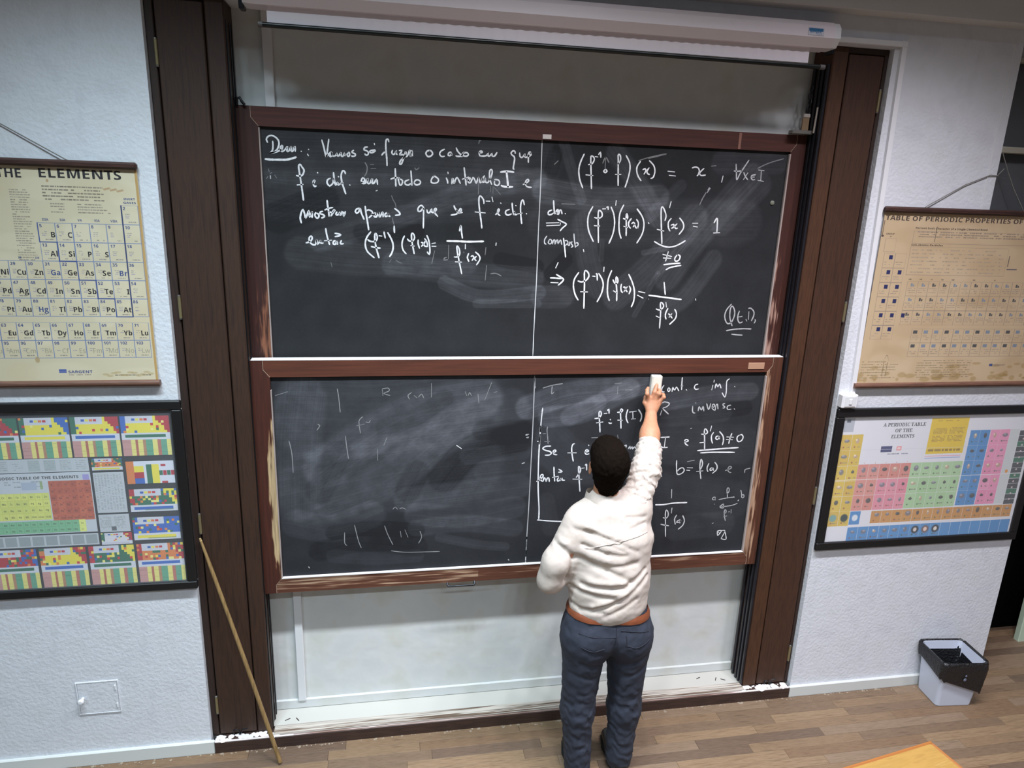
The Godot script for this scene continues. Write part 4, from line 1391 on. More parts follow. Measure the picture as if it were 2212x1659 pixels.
	var mid := [["Zn", "Cu", "Ni", "Co", "Fe", "Mn", "Cr"], ["Cd", "Ag", "Pd", "Rh", "Ru", "Tc", "Mo"], ["Hg", "Au", "Pt", "Ir", "Os", "Re", "W"], ["Uub", "Uuu", "Uun", "Mt", "Hs", "Bh", "Sg"]]
	for r in 4:
		for c in 7: letter(st, mid[r][c], -0.853 - (c + 0.55) * px, 1.435 - (r + 0.68) * py, 0.0109, 0.0085, 0.0, false, false, 1)
	var lan := [["Lu", "Yb", "Tm", "Er", "Ho", "Dy", "Tb", "Gd", "Eu", "Sm", "Pm", "Nd"], ["Lr", "No", "Md", "Fm", "Es", "Cf", "Bk", "Cm", "Am", "Pu", "Np", "U"]]
	for r in 2:
		for c in 12: letter(st, lan[r][c], -0.722 - (c + 0.55) * px, 1.303 - (r + 0.66) * 0.029, 0.0109, 0.008, 0.0, false, false, 1)
	obj("table_lettering", st, mat("ink_table", rgb8(64, 52, 44), 0.7), th)
	black_frame(th, -1.79, 0.934, -0.283, 1.845, 0.040, 0.026)
	var bead := mb()
	bx(bead, Vector3(-1.75, 0.973, 0.010), Vector3(-0.323, 0.978, 0.022), 0.002)
	bx(bead, Vector3(-0.328, 0.978, 0.010), Vector3(-0.323, 1.806, 0.022), 0.002)
	obj("inner_bead_highlight", bead, mat("painted_bead_highlight", rgb8(60, 62, 66), 0.15), th)  # highlight along the frame's inner edge, put into a lighter grey
	obj("glass_pane", box(Vector3(-1.752, 0.972, 0.0145), Vector3(-0.322, 1.807, 0.0165)), M.glass, th)

func framed_right() -> void:
	var lo := Vector2(2.92, 0.975)
	var hi := Vector2(4.088, 1.695)
	paper(lo, hi, 1400, rgb8(222, 221, 224))
	var yel := rgb8(206, 172, 62)
	var red := rgb8(208, 132, 116)
	var pnk := rgb8(228, 140, 172)
	var grn := rgb8(164, 198, 146)
	var blu := rgb8(74, 136, 190)
	var orn := rgb8(204, 150, 76)
	var x := 2.922
	var cw := 0.0642
	R(2.922, 1.615, 2.985, 1.692, rgb8(176, 180, 186))
	R(2.94, 1.668, 2.962, 1.684, rgb8(70, 76, 84))
	for r in 6:
		var y := 1.6 - r * 0.0877
		for c in 2: R(x + c * cw, y - 0.0865, x + (c + 1) * cw - 0.0015, y, yel.lerp(rgb8(222, 196, 70), rng.randf() * 0.6))
	var gx := 3.05
	var gw := 0.0636
	for r in 3:
		var y := 1.43 - r * 0.0895
		for c in 10:
			var base := red if c < 2 or r == 0 and c < 5 else (pnk.lerp(red, 0.4) if c < 5 else grn)
			R(gx + c * gw, y - 0.0885, gx + (c + 1) * gw - 0.0015, y, base.lerp(Color(1, 1, 1), rng.randf() * 0.12))
	for r in 5:
		var y := 1.607 - r * 0.0885
		for c in 2: R(3.692 + c * 0.062, y - 0.0875, 3.692 + (c + 1) * 0.062 - 0.0012, y, blu.lerp(Color(1, 1, 1), rng.randf() * 0.1))
		for c in 2: R(3.818 + c * 0.062, y - 0.0875, 3.818 + (c + 1) * 0.062 - 0.0012, y, pnk.lerp(Color(1, 1, 1), rng.randf() * 0.15))
		R(3.942, y - 0.0875, 4.0, y, rgb8(206, 210, 208))
	for k in 14: R(4.004, 1.60 - (k + 1) * 0.0315, 4.072, 1.60 - k * 0.0315 - 0.002, rgb8(70, 72, 70) if k % 3 < 2 else rgb8(60, 112, 84))
	for k in 12: blob(4.036, 1.585 - k * 0.036, 0.007, 0.007, rgb8(214, 190, 190), 1.0)
	R(3.052, 1.08, 3.115, 1.158, blu)
	for c in 14: R(3.18 + c * 0.0635, 1.082, 3.18 + (c + 1) * 0.0635 - 0.0015, 1.156, orn.lerp(rgb8(190, 130, 58), rng.randf() * 0.5))
	for c in 16: R(3.052 + c * 0.0642, 0.982, 3.052 + (c + 1) * 0.0642 - 0.0015, 1.064, blu.lerp(rgb8(100, 160, 206), rng.randf() * 0.5))
	# little pictures of samples
	var spots := []
	for r in 6:
		for c in 2: spots.append([x + (c + 0.5) * cw, 1.565 - r * 0.0877])
	for r in 3:
		for c in 10: spots.append([gx + (c + 0.5) * gw, 1.398 - r * 0.0895])
	for r in 5:
		for c in 4: spots.append([3.723 + c * 0.0625, 1.575 - r * 0.0885])
	for c in 14: spots.append([3.212 + c * 0.0635, 1.132])
	for c in 9: spots.append([3.084 + c * 0.0642, 1.034])
	for s in spots:
		var tone := rgb8(70, 66, 62) if rng.randf() < 0.45 else (rgb8(120, 116, 122) if rng.randf() < 0.6 else rgb8(186, 160, 140))
		var a := 0.010 + 0.012 * rng.randf()
		blob(s[0] + 0.004 * rng.randf(), s[1], a, 0.008 + 0.012 * rng.randf(), tone, 0.9)
		blob(s[0] - 0.006 + 0.01 * rng.randf(), s[1] + 0.006, a * 0.5, 0.007, shade(tone, 1.5), 0.7)
		blob(s[0] - 0.012, s[1] - 0.034, 0.006, 0.006, rgb8(140, 70, 50) if s[0] < 3.37 else rgb8(70, 96, 60), 0.7)
		tiny(s[0] - 0.004, s[0] + 0.024, s[1] - 0.036, 0.004, rgb8(120, 110, 100), 0.6)
	blob(2.95, 1.123, 0.026, 0.026, rgb8(120, 160, 150), 1.0)
	blob(3.018, 1.122, 0.026, 0.028, rgb8(30, 50, 40), 1.0)
	blob(3.083, 1.12, 0.022, 0.024, rgb8(220, 222, 224), 1.0)
	for k in 3: blob(3.47 + 0.064 * k, 1.03, 0.028, 0.028, [rgb8(40, 36, 36), rgb8(120, 92, 84), rgb8(44, 42, 40)][k], 1.0)
	for k in 3: blob(3.47 + 0.064 * k, 1.03, 0.014, 0.016, [rgb8(220, 210, 200), rgb8(236, 210, 196), rgb8(230, 224, 214)][k], 1.0)
	blob(3.975, 1.36, 0.012, 0.012, rgb8(220, 150, 60), 1.0)
	# yellow text box
	R(3.44, 1.478, 3.668, 1.682, rgb8(222, 190, 30))
	tiny(3.48, 3.62, 1.662, 0.006, rgb8(180, 140, 20), 0.8)
	for q in [[3.462, 3.545, 1.62], [3.56, 3.65, 1.622], [3.462, 3.54, 1.575], [3.555, 3.645, 1.578]]:
		for k in 5: tiny(q[0], q[1], q[2] - k * 0.0075, 0.0042, rgb8(170, 134, 24), 0.85)
	tiny(3.452, 3.65, 1.492, 0.012, rgb8(140, 108, 20), 0.85)
	R(3.166, 1.497, 3.232, 1.53, rgb8(56, 58, 104))
	R(3.258, 1.504, 3.288, 1.528, rgb8(232, 150, 146))
	R(3.264, 1.51, 3.282, 1.522, rgb8(240, 210, 206))
	tiny(3.21, 3.335, 1.483, 0.005, rgb8(120, 124, 140), 0.85)
	R(3.44, 1.463, 3.66, 1.467, rgb8(226, 170, 180))
	R(3.44, 1.452, 3.66, 1.456, rgb8(150, 170, 210))
	# fold lines in the paper
	R(2.92, 1.343, 4.085, 1.346, rgb8(232, 226, 222))
	R(3.05, 1.511, 3.69, 1.513, rgb8(206, 206, 212))
	var th := thing("framed_poster", "black framed photographic table of the elements, low on the right wall above the bin", "framed poster", Vector3.ZERO, 0.0, "black framed element posters")
	obj("poster_sheet", leaf(2.915, 0.972, 4.088, 1.7, 0.0105, lo, hi), printed("photo_table_print", 0.5), th)
	obj("backing_board", box(Vector3(2.89, 0.96, 0.001), Vector3(4.11, 1.72, 0.0085)), M.mount_black, th)
	var st := mb()
	letter(st, "A PERIODIC TABLE", 3.155, 1.640, 0.0109, 0.019, 0.252, true, true)
	letter(st, "OF THE", 3.282, 1.607, 0.0109, 0.019, 0.102, true, true, 1)
	letter(st, "ELEMENTS", 3.282, 1.574, 0.0109, 0.019, 0.138, true, true, 1)
	obj("title_lettering", st, M.ink_black, th)
	var hd := mb()
	for k in 5: letter(hd, str(k + 3), gx + (k + 0.5) * gw, 1.434, 0.0109, 0.006)
	obj("column_numbers", hd, mat("ink_red", rgb8(190, 90, 80), 0.7), th)
	black_frame(th, 2.872, 0.938, 4.133, 1.745, 0.046, 0.024)
	obj("glass_pane", box(Vector3(2.912, 0.975, 0.0125), Vector3(4.09, 1.705, 0.0145)), M.glass, th)

# ---------------------------------------------------------------- small fittings
func small_fittings() -> void:
	# pointer stick leaning on the left panel
	var a := Vector3(0.052, 0.012, 0.132)
	var b := Vector3(-0.262, 1.168, -0.012)
	var ps := thing("pointer_stick", "thin wooden pointer leaning against the left brown panel", "pointer", Vector3.ZERO)
	var pts := []
	var rad := []
	for k in 9:
		var t := k / 8.0
		pts.append(a.lerp(b, t) + Vector3(0.006 * sin(t * PI), 0, 0.004 * sin(t * PI)))
		rad.append(lerpf(0.0105, 0.0085, t) if k < 8 else 0.0055)
	obj("shaft", tube(mb(), pts, rad, 12), wood("pointer_wood", rgb8(122, 96, 58), rgb8(146, 118, 76), 1, 0.55), ps)
	obj("worn_tip", tube(mb(), [b + Vector3(0.0026, -0.009, 0.001), b + Vector3(-0.001, 0.004, 0.0)], [0.0066, 0.004], 10), mat("tip", rgb8(186, 160, 112), 0.7), ps)
	# access hatch in the left wall
	var h := thing("wall_hatch", "white square hatch door with small knob low on the left wall", "hatch", Vector3(-0.78, 0.37, 0))
	var hm: Material = M.wall_paint
	obj("hatch_door", box(Vector3(-0.084, -0.082, -0.001), Vector3(0.088, 0.084, 0.0035), 0.002), hm, h)
	var sur := mb()
	bx(sur, Vector3(-0.092, 0.0845, -0.001), Vector3(0.095, 0.091, 0.005), 0.0015)
	bx(sur, Vector3(-0.092, -0.089, -0.001), Vector3(0.095, -0.0825, 0.005), 0.0015)
	bx(sur, Vector3(-0.092, -0.0825, -0.001), Vector3(-0.0855, 0.0845, 0.005), 0.0015)
	bx(sur, Vector3(0.0895, -0.0825, -0.001), Vector3(0.096, 0.0845, 0.005), 0.0015)
	obj("hatch_frame", sur, hm, h)
	obj("knob", lathe(mb(), [Vector2(0.007, 0.0), Vector2(0.006, 0.012), Vector2(0.013, 0.018), Vector2(0.014, 0.026), Vector2(0.009, 0.032), Vector2(0, 0.033)], Vector3(-0.066, 0.002, 0.003), 12, Basis(Vector3.RIGHT, PI / 2)), M.plastic_white, h)
	for y in [0.052, -0.048]:
		obj("hinge", box(Vector3(0.078, y - 0.013, 0.002), Vector3(0.084, y + 0.013, 0.009), 0.002), M.trim_white, h)
	# cable duct along the right panel
	var d := thing("cable_duct", "white square cable duct framing the right brown panel down to a socket", "cable duct", Vector3.ZERO)
	obj("vertical_length", prism(mb(), [Vector2(2.894, 3.45), Vector2(2.918, 3.45), Vector2(2.952, 1.82), Vector2(2.928, 1.82)], 0.0, 0.016), M.plastic_white, d)
	obj("horizontal_length", box(Vector3(2.53, 3.447, 0.0), Vector3(2.895, 3.47, 0.016), 0.002), M.plastic_white, d)
	obj("corner_piece", box(Vector3(2.892, 3.445, 0.0), Vector3(2.92, 3.472, 0.018), 0.003), M.plastic_white, d)
	var so := thing("wall_socket", "white surface socket box at the foot of the cable duct, above the framed poster", "socket", Vector3(2.915, 1.79, 0))
	obj("socket_box", box(Vector3(-0.044, -0.036, 0.0), Vector3(0.044, 0.036, 0.04), 0.005), M.plastic_white, so)
	obj("socket_plate", box(Vector3(-0.03, -0.026, 0.04), Vector3(0.03, 0.026, 0.043), 0.002), M.trim_white, so)
	obj("switch_rocker", box(Vector3(-0.008, -0.014, 0.043), Vector3(0.008, 0.014, 0.047), 0.002), M.plastic_white, so)
	# counterweight tackle at the top right of the upper board
	var t := thing("board_tackle", "metal bracket, strap and chain holding the upper blackboard's right corner", "tackle", Vector3(2.545, 3.07, -0.1))
	obj("corner_plate", box(Vector3(-0.075, -0.004, -0.02), Vector3(0.028, 0.014, 0.02), 0.003), M.steel, t)
	obj("strap", box(Vector3(-0.022, 0.014, -0.006), Vector3(0.012, 0.07, 0.004), 0.002), mat("strap_tan", rgb8(126, 104, 78), 0.8), t)
	obj("strap_pad", box(Vector3(-0.02, 0.07, -0.006), Vector3(0.014, 0.088, 0.006), 0.003), mat("strap_pale", rgb8(168, 160, 152), 0.8), t)
	for k in 4:
		var ring := []
		for j in 11:
			var an := TAU * j / 10.0
			var c := cos(an) * 0.010
			var q := Vector3(c, sin(an) * 0.019, 0) if k % 2 == 0 else Vector3(0.002, sin(an) * 0.019, c)
			ring.append(q + Vector3(0.002, 0.104 + k * 0.03, 0))
		obj("chain_link", tube(mb(), ring, [0.0028], 6, false), M.dark_steel, t)
	obj("lever_rod", tube(mb(), [Vector3(0.024, 0.002, 0.03), Vector3(0.028, 0.115, 0.03)], [0.0045], 8), mat("rod_pale", rgb8(160, 152, 140), 0.5), t)

func floor_planks() -> void:
	var tones := [[rgb8(114, 92, 70), rgb8(132, 108, 84)], [rgb8(104, 84, 66), rgb8(120, 98, 78)], [rgb8(124, 100, 76), rgb8(140, 116, 90)], [rgb8(94, 76, 62), rgb8(108, 88, 72)], [rgb8(118, 98, 78), rgb8(134, 112, 92)], [rgb8(108, 84, 64), rgb8(124, 100, 76)]]
	var mats := []
	for k in tones.size():
		mats.append(wood("plank_%d" % k, tones[k][0], tones[k][1], 0, 0.5, 60.0))
	var fl: Node3D = get_node("floor")
	var rw := 0.0605
	var g := RandomNumberGenerator.new()
	g.seed = 41
	for r in range(-7, 16):
		var z0 := 0.019 + r * rw
		var x := (-1.35 if r >= 0 else 4.136) - (0.3 * g.randf() if r >= 0 else 0.0)
		var end := lerpf(3.2, 5.4, clampf((16 - r) / 12.0, 0.0, 1.0)) if r >= 0 else 5.0
		if r > 8: x = maxf(x, lerpf(0.6, 2.2, (r - 8) / 8.0))
		elif r > 0: x = maxf(x, -1.3 + r * 0.2)
		var prev := -1
		while x < end:
			var l := 0.45 + 0.6 * g.randf()
			var k := g.randi() % tones.size()
			if k == prev: k = (k + 1) % tones.size()
			prev = k
			obj("plank", box(Vector3(x + 0.0004, -0.006, z0 + 0.0004), Vector3(x + l - 0.0004, 0.0002 * g.randf(), z0 + rw - 0.0004), 0.0009), mats[k], fl)
			x += l
	# pale dust gathered where the floor meets the plinth
	var st := mb()
	for k in 260:
		var x := lerpf(-1.1, 3.7, g.randf())
		var rr := 0.002 + 0.008 * g.randf() * g.randf()
		var zz := 0.024 + 0.02 * g.randf() * g.randf()
		lathe(st, [Vector2(rr, 0.0), Vector2(rr * 0.6, 0.0009), Vector2(0, 0.0012)], Vector3(x, 0.0, zz), 6)
	tag(obj("floor_dust", st, mat("floor_dust", rgb8(146, 132, 114), 0.95)), "pale chalk dust gathered on the floor along the plinth", "dust", "", "stuff")

# ring of a rounded rectangle
func rrect(cx: float, cz: float, hx: float, hz: float, r: float, y: float, turn: float, wob := 0.0, seed_ := 0.0) -> Array:
	var out := []
	for q in 4:
		var sx = [1.0, -1.0, -1.0, 1.0][q]
		var sz = [1.0, 1.0, -1.0, -1.0][q]
		for k in 6:
			var an := PI / 2 * (q + k / 5.0)
			var p := Vector2(sx * (hx - r) + cos(an) * r, sz * (hz - r) + sin(an) * r)
			p *= 1.0 + wob * sin(an * 7.0 + seed_) + wob * 0.6 * sin(an * 13.0 + seed_ * 2.0)
			p = p.rotated(turn)
			out.append(Vector3(cx + p.x, y, cz + p.y))
	out.append(out[0])
	return out

func bin() -> void:
	var c := Vector2(3.782, 0.128)
	var tn := 0.09
	var b := thing("waste_bin", "white plastic waste bin on the floor by the right wall corner", "waste bin", Vector3(c.x, 0, c.y))
	var white := mat("bin_plastic", rgb8(196, 202, 216), 0.4)
	var rows := []
	for q in [[0.0, 0.0, 0.004], [0.106, 0.084, 0.0], [0.108, 0.086, 0.006], [0.125, 0.104, 0.285], [0.131, 0.110, 0.292], [0.131, 0.110, 0.298], [0.121, 0.100, 0.298], [0.104, 0.082, 0.01], [0.0, 0.0, 0.009]]:
		rows.append(rrect(0, 0, maxf(q[0], 0.001), maxf(q[1], 0.001), minf(0.022, q[0] * 0.4), q[2], tn))
	obj("bin_body", sheet(mb(), rows), white, b)
	# black liner folded over the rim
	var bag := mat("bag_black", rgb8(26, 26, 28), 0.38)
	bag.normal_enabled = true
	bag.normal_texture = ntex(0.03, 88, [], 4, 256, true, 9.0)
	bag.normal_scale = 0.9
	tri_wrap(bag, Vector3(7, 7, 7))
	var l := thing("bin_liner", "crumpled black bag lining the white waste bin, folded over its rim", "bin bag", Vector3(c.x, 0, c.y))
	var rr := []
	var prof := [[0.020, 0.02, 0.03], [0.098, 0.076, 0.035], [0.108, 0.086, 0.12], [0.118, 0.096, 0.24], [0.124, 0.104, 0.296], [0.130, 0.110, 0.306], [0.137, 0.117, 0.302], [0.140, 0.120, 0.28], [0.139, 0.119, 0.24], [0.135, 0.116, 0.2], [0.131, 0.113, 0.16]]
	for k in prof.size():
		var q: Array = prof[k]
		var ring := rrect(0, 0, q[0], q[1], 0.026, q[2], tn, 0.012, k * 1.3)
		if k > 6:
			for j in ring.size():
				var p: Vector3 = ring[j]
				var fall := (k - 6) / 4.0
				ring[j].y = lerpf(p.y, p.y - 0.045 * (p.x / 0.13) + 0.02 * (-p.z / 0.12), fall) + 0.006 * sin(j * 1.9 + k) * fall
		else:
			for j in ring.size():
				ring[j].y += 0.004 * sin(j * 1.7 + k * 2.0)
		rr.append(ring)
	obj("bag_film", sheet(mb(), rr), bag, l)
	var mark := mb()
	lathe(mark, [Vector2(0.010, 0.0), Vector2(0.008, 0.0015), Vector2(0, 0.002)], Vector3(-0.012, 0.205, 0.1215), 10, Basis(Vector3.RIGHT, PI / 2))
	lathe(mark, [Vector2(0.006, 0.0), Vector2(0.005, 0.0015), Vector2(0, 0.002)], Vector3(-0.010, 0.23, 0.1225), 10, Basis(Vector3.RIGHT, PI / 2))
	obj("pale_mark", mark, mat("bag_mark", rgb8(110, 118, 140), 0.5), l)

func desk() -> void:
	var o := thing("desk", "yellowish wooden desk with an orange edge, its corner at the bottom of the view", "desk", Vector3(2.68, 0, 1.145), 0.17)
	# the far right corner is at the node; the desk runs towards -x and +z in its own axes
	var topm := mat("desk_top", Color.WHITE, 0.45)
	topm.albedo_texture = ntex(0.02, 91, [rgb8(140, 106, 52), rgb8(160, 124, 64), rgb8(150, 116, 58), rgb8(178, 146, 88)], 5)
	tri_wrap(topm, Vector3(0.8, 6, 6), false)
	obj("desk_top", box(Vector3(-1.2, 0.716, 0.012), Vector3(-0.012, 0.7405, 0.6), 0.002), topm, o)
	var ed := mat("desk_edge", rgb8(150, 92, 40), 0.5)
	obj("edge_band", box(Vector3(-1.2, 0.715, 0.0), Vector3(0.0, 0.742, 0.012), 0.004), ed, o)
	obj("edge_band", box(Vector3(-0.012, 0.715, 0.012), Vector3(0.0, 0.742, 0.6), 0.004), ed, o)
	for q in [[-1.16, 0.05], [-0.06, 0.05], [-1.16, 0.55], [-0.06, 0.55]]:
		obj("leg", box(Vector3(q[0] - 0.02, 0.0, q[1] - 0.02), Vector3(q[0] + 0.02, 0.716, q[1] + 0.02), 0.004), M.dark_steel, o)
	obj("apron", box(Vector3(-1.14, 0.62, 0.04), Vector3(-0.08, 0.716, 0.056), 0.003), M.wood_dark, o)

# ---------------------------------------------------------------- the lecturer
func shirt_bones() -> Array:
	return [
		[Vector3(1.590, 0.955, 0.372), Vector3(1.592, 1.08, 0.362), 0.132, 0.128, 1.40, 0.98],
		[Vector3(1.592, 1.08, 0.362), Vector3(1.588, 1.25, 0.335), 0.128, 0.138, 1.36, 0.95],
		[Vector3(1.588, 1.25, 0.335), Vector3(1.572, 1.345, 0.318), 0.138, 0.112, 1.36, 0.90],
		[Vector3(1.47, 1.352, 0.335), Vector3(1.69, 1.39, 0.305), 0.066, 0.066, 1.0, 1.0],
		[Vector3(1.560, 1.40, 0.312), Vector3(1.556, 1.435, 0.305), 0.072, 0.060, 1.0, 1.0],
		[Vector3(1.435, 1.345, 0.345), Vector3(1.335, 1.17, 0.375), 0.066, 0.060, 1.0, 1.0],
		[Vector3(1.335, 1.17, 0.375), Vector3(1.312, 1.075, 0.362), 0.060, 0.052, 1.0, 1.0],
		[Vector3(1.312, 1.075, 0.362), Vector3(1.375, 1.035, 0.20), 0.050, 0.042, 1.0, 1.0],
		[Vector3(1.705, 1.40, 0.300), Vector3(1.772, 1.535, 0.235), 0.070, 0.060, 1.0, 1.0],
		[Vector3(1.772, 1.535, 0.235), Vector3(1.806, 1.60, 0.165), 0.058, 0.051, 1.0, 1.0],
		[Vector3(1.806, 1.60, 0.165), Vector3(1.820, 1.634, 0.125), 0.050, 0.042, 1.0, 1.0],
		[Vector3(1.64, 1.33, 0.31), Vector3(1.715, 1.36, 0.30), 0.075, 0.064, 1.0, 1.0],
	]

func trouser_bones() -> Array:
	var kl := Vector3(1.4791, 0.3701, 0.3700)
	var kr := Vector3(1.7134, 0.3577, 0.3700)
	var al := Vector3(1.4943, 0.0553, 0.3850)
	var ar := Vector3(1.7083, 0.0686, 0.3750)
	return [
		[Vector3(1.52, 0.89, 0.365), Vector3(1.66, 0.89, 0.365), 0.118, 0.118, 1.0, 0.98],
		[Vector3(1.505, 0.80, 0.375), Vector3(1.685, 0.795, 0.375), 0.128, 0.128, 1.0, 0.98],
		[Vector3(1.490, 0.74, 0.378), kl, 0.104, 0.074, 1.0, 1.05],
		[Vector3(1.704, 0.735, 0.378), kr, 0.104, 0.074, 1.0, 1.05],
		[kl, al, 0.074, 0.062, 1.0, 1.1],
		[kr, ar, 0.072, 0.064, 1.0, 1.1],
	]

func person() -> void:
	var skin := mat("skin", rgb8(196, 140, 108), 0.55)
	skin.subsurf_scatter_enabled = true
	skin.subsurf_scatter_strength = 0.08
	skin.albedo_texture = ntex(0.03, 71, [Color(0.93, 0.88, 0.86), Color.WHITE, Color(0.97, 0.93, 0.9)], 4)
	tri_wrap(skin, Vector3(6, 6, 6))
	var kl := Vector3(1.4791, 0.3701, 0.3700)
	var kr := Vector3(1.7134, 0.3577, 0.3700)
	var al := Vector3(1.4943, 0.0553, 0.3850)
	var ar := Vector3(1.7083, 0.0686, 0.3750)
	var wr := Vector3(1.868, 1.737, 0.0)
	# whole body under the clothes, one surface
	var body := [
		[Vector3(1.53, 0.86, 0.365), Vector3(1.65, 0.86, 0.365), 0.105, 0.105, 1.0, 0.9],
		[Vector3(1.590, 0.95, 0.365), Vector3(1.588, 1.22, 0.335), 0.105, 0.115, 1.3, 0.9],
		[Vector3(1.588, 1.22, 0.335), Vector3(1.572, 1.34, 0.315), 0.115, 0.085, 1.3, 0.85],
		[Vector3(1.48, 1.35, 0.33), Vector3(1.69, 1.38, 0.305), 0.05, 0.05, 1.0, 1.0],
		[Vector3(1.562, 1.38, 0.312), Vector3(1.560, 1.485, 0.298), 0.058, 0.052, 1.0, 1.0],
		[Vector3(1.435, 1.345, 0.345), Vector3(1.335, 1.17, 0.375), 0.05, 0.045, 1.0, 1.0],
		[Vector3(1.335, 1.17, 0.375), Vector3(1.312, 1.075, 0.362), 0.045, 0.04, 1.0, 1.0],
		[Vector3(1.312, 1.075, 0.362), Vector3(1.40, 1.03, 0.155), 0.040, 0.027, 1.0, 1.0],
		[Vector3(1.705, 1.40, 0.300), Vector3(1.772, 1.535, 0.235), 0.05, 0.045, 1.0, 1.0],
		[Vector3(1.772, 1.535, 0.235), Vector3(1.806, 1.60, 0.165), 0.043, 0.044, 1.0, 1.0],
		[Vector3(1.806, 1.60, 0.165), Vector3(1.835, 1.66, 0.09), 0.041, 0.038, 1.0, 1.0],
		[Vector3(1.835, 1.66, 0.09), wr, 0.037, 0.029, 1.0, 0.85],
		[Vector3(1.49, 0.76, 0.375), kl, 0.085, 0.055, 1.0, 1.0],
		[Vector3(1.704, 0.755, 0.375), kr, 0.085, 0.055, 1.0, 1.0],
		[kl, al, 0.052, 0.040, 1.0, 1.0],
		[kr, ar, 0.052, 0.040, 1.0, 1.0],
	]
	var st := mb()
	net(st, body, 0.012, 55.0)
	# head, turned up to the board
	var hc := Vector3(1.566, 1.600, 0.300)
	var hd := [
		[hc + Vector3(0, 0.012, 0.02), hc + Vector3(0.004, 0.010, -0.035), 0.083, 0.078, 0.90, 1.0],
		[hc + Vector3(0.0, -0.02, -0.04), hc + Vector3(0.004, -0.075, -0.062), 0.062, 0.045, 0.95, 1.0],
		[hc + Vector3(0.0, -0.06, 0.01), hc + Vector3(-0.004, -0.15, 0.004), 0.058, 0.056, 1.0, 1.0],
		[hc + Vector3(0.005, 0.0, -0.112), hc + Vector3(0.006, -0.030, -0.126), 0.010, 0.013, 1.0, 1.0],
		[hc + Vector3(-0.026, 0.020, -0.098), hc + Vector3(0.036, 0.020, -0.098), 0.014, 0.014, 1.0, 1.0],
		[hc + Vector3(-0.012, -0.058, -0.106), hc + Vector3(0.022, -0.058, -0.106), 0.009, 0.009, 1.0, 1.0],
		[hc + Vector3(-0.012, -0.068, -0.104), hc + Vector3(0.022, -0.068, -0.104), 0.009, 0.009, 1.0, 1.0],
		[hc + Vector3(0.004, -0.10, -0.090), hc + Vector3(0.005, -0.10, -0.092), 0.020, 0.020, 1.0, 1.0],
		[hc + Vector3(-0.078, -0.005, -0.004), hc + Vector3(-0.081, -0.038, -0.010), 0.016, 0.010, 0.45, 1.2],
		[hc + Vector3(0.078, -0.005, -0.004), hc + Vector3(0.081, -0.038, -0.010), 0.016, 0.010, 0.45, 1.2],
	]
	net(st, hd, 0.0045, 190.0)
	# right hand pressing the eraser: palm and five fingers
	var kz := -0.012
	var hand := [
		[wr + Vector3(0, -0.02, 0.016), Vector3(1.8636, 1.7668, -0.0100), 0.027, 0.024, 1.0, 0.7],
		[Vector3(1.8726, 1.7559, -0.0060), Vector3(1.8591, 1.8041, -0.0200), 0.021, 0.016, 1.0, 0.8],
		[Vector3(1.8774, 1.7558, -0.0060), Vector3(1.8774, 1.8089, -0.0190), 0.021, 0.016, 1.0, 0.8],
		[Vector3(1.8822, 1.7557, -0.0060), Vector3(1.8966, 1.8041, -0.0180), 0.021, 0.015, 1.0, 0.8],
		[Vector3(1.8826, 1.7510, -0.0060), Vector3(1.9140, 1.7901, -0.0160), 0.019, 0.014, 1.0, 0.8],
		# index, along the left side of the eraser
		[Vector3(1.8549, 1.8078, -0.0160), Vector3(1.8425, 1.8339, -0.0080), 0.0105, 0.0098, 1.0, 1.0],
		[Vector3(1.8425, 1.8339, -0.0080), Vector3(1.8463, 1.8486, -0.0220), 0.0098, 0.0088, 1.0, 1.0],
		[Vector3(1.8463, 1.8486, -0.0220), Vector3(1.8556, 1.8563, -0.0360), 0.0088, 0.0075, 1.0, 1.0],
		# middle, stretched up the face of the eraser
		[Vector3(1.8752, 1.8128, -0.0140), Vector3(1.8813, 1.8416, -0.0120), 0.0108, 0.0100, 1.0, 1.0],
		[Vector3(1.8813, 1.8416, -0.0120), Vector3(1.8906, 1.8598, -0.0220), 0.0100, 0.0090, 1.0, 1.0],
		[Vector3(1.8906, 1.8598, -0.0220), Vector3(1.8971, 1.8739, -0.0300), 0.0088, 0.0076, 1.0, 1.0],
		# ring, bent over the right edge
		[Vector3(1.8948, 1.8077, -0.0140), Vector3(1.9027, 1.8341, -0.0040), 0.0104, 0.0098, 1.0, 1.0],
		[Vector3(1.9027, 1.8341, -0.0040), Vector3(1.9113, 1.8430, -0.0220), 0.0096, 0.0088, 1.0, 1.0],
		[Vector3(1.9113, 1.8430, -0.0220), Vector3(1.9117, 1.8460, -0.0360), 0.0086, 0.0074, 1.0, 1.0],
		# little finger, curled outwards
		[Vector3(1.9125, 1.7935, -0.0130), Vector3(1.9282, 1.8172, -0.0040), 0.0098, 0.0090, 1.0, 1.0],
		[Vector3(1.9282, 1.8172, -0.0040), Vector3(1.9323, 1.8237, -0.0220), 0.0088, 0.0078, 1.0, 1.0],
		[Vector3(1.9323, 1.8237, -0.0220), Vector3(1.9282, 1.8244, -0.0360), 0.0076, 0.0066, 1.0, 1.0],
		# thumb, along the lower left edge
		[Vector3(1.8599, 1.7549, -0.0100), Vector3(1.8417, 1.7836, -0.0260), 0.0130, 0.0112, 1.0, 1.0],
		[Vector3(1.8417, 1.7836, -0.0260), Vector3(1.8495, 1.8078, -0.0400), 0.0110, 0.0096, 1.0, 1.0],
		[Vector3(1.8495, 1.8078, -0.0400), Vector3(1.8592, 1.8231, -0.0440), 0.0094, 0.0080, 1.0, 1.0],
	]
	net(st, hand, 0.003, 420.0)
	# left hand, half closed in front of the belly
	var lw := Vector3(1.40, 1.03, 0.155)
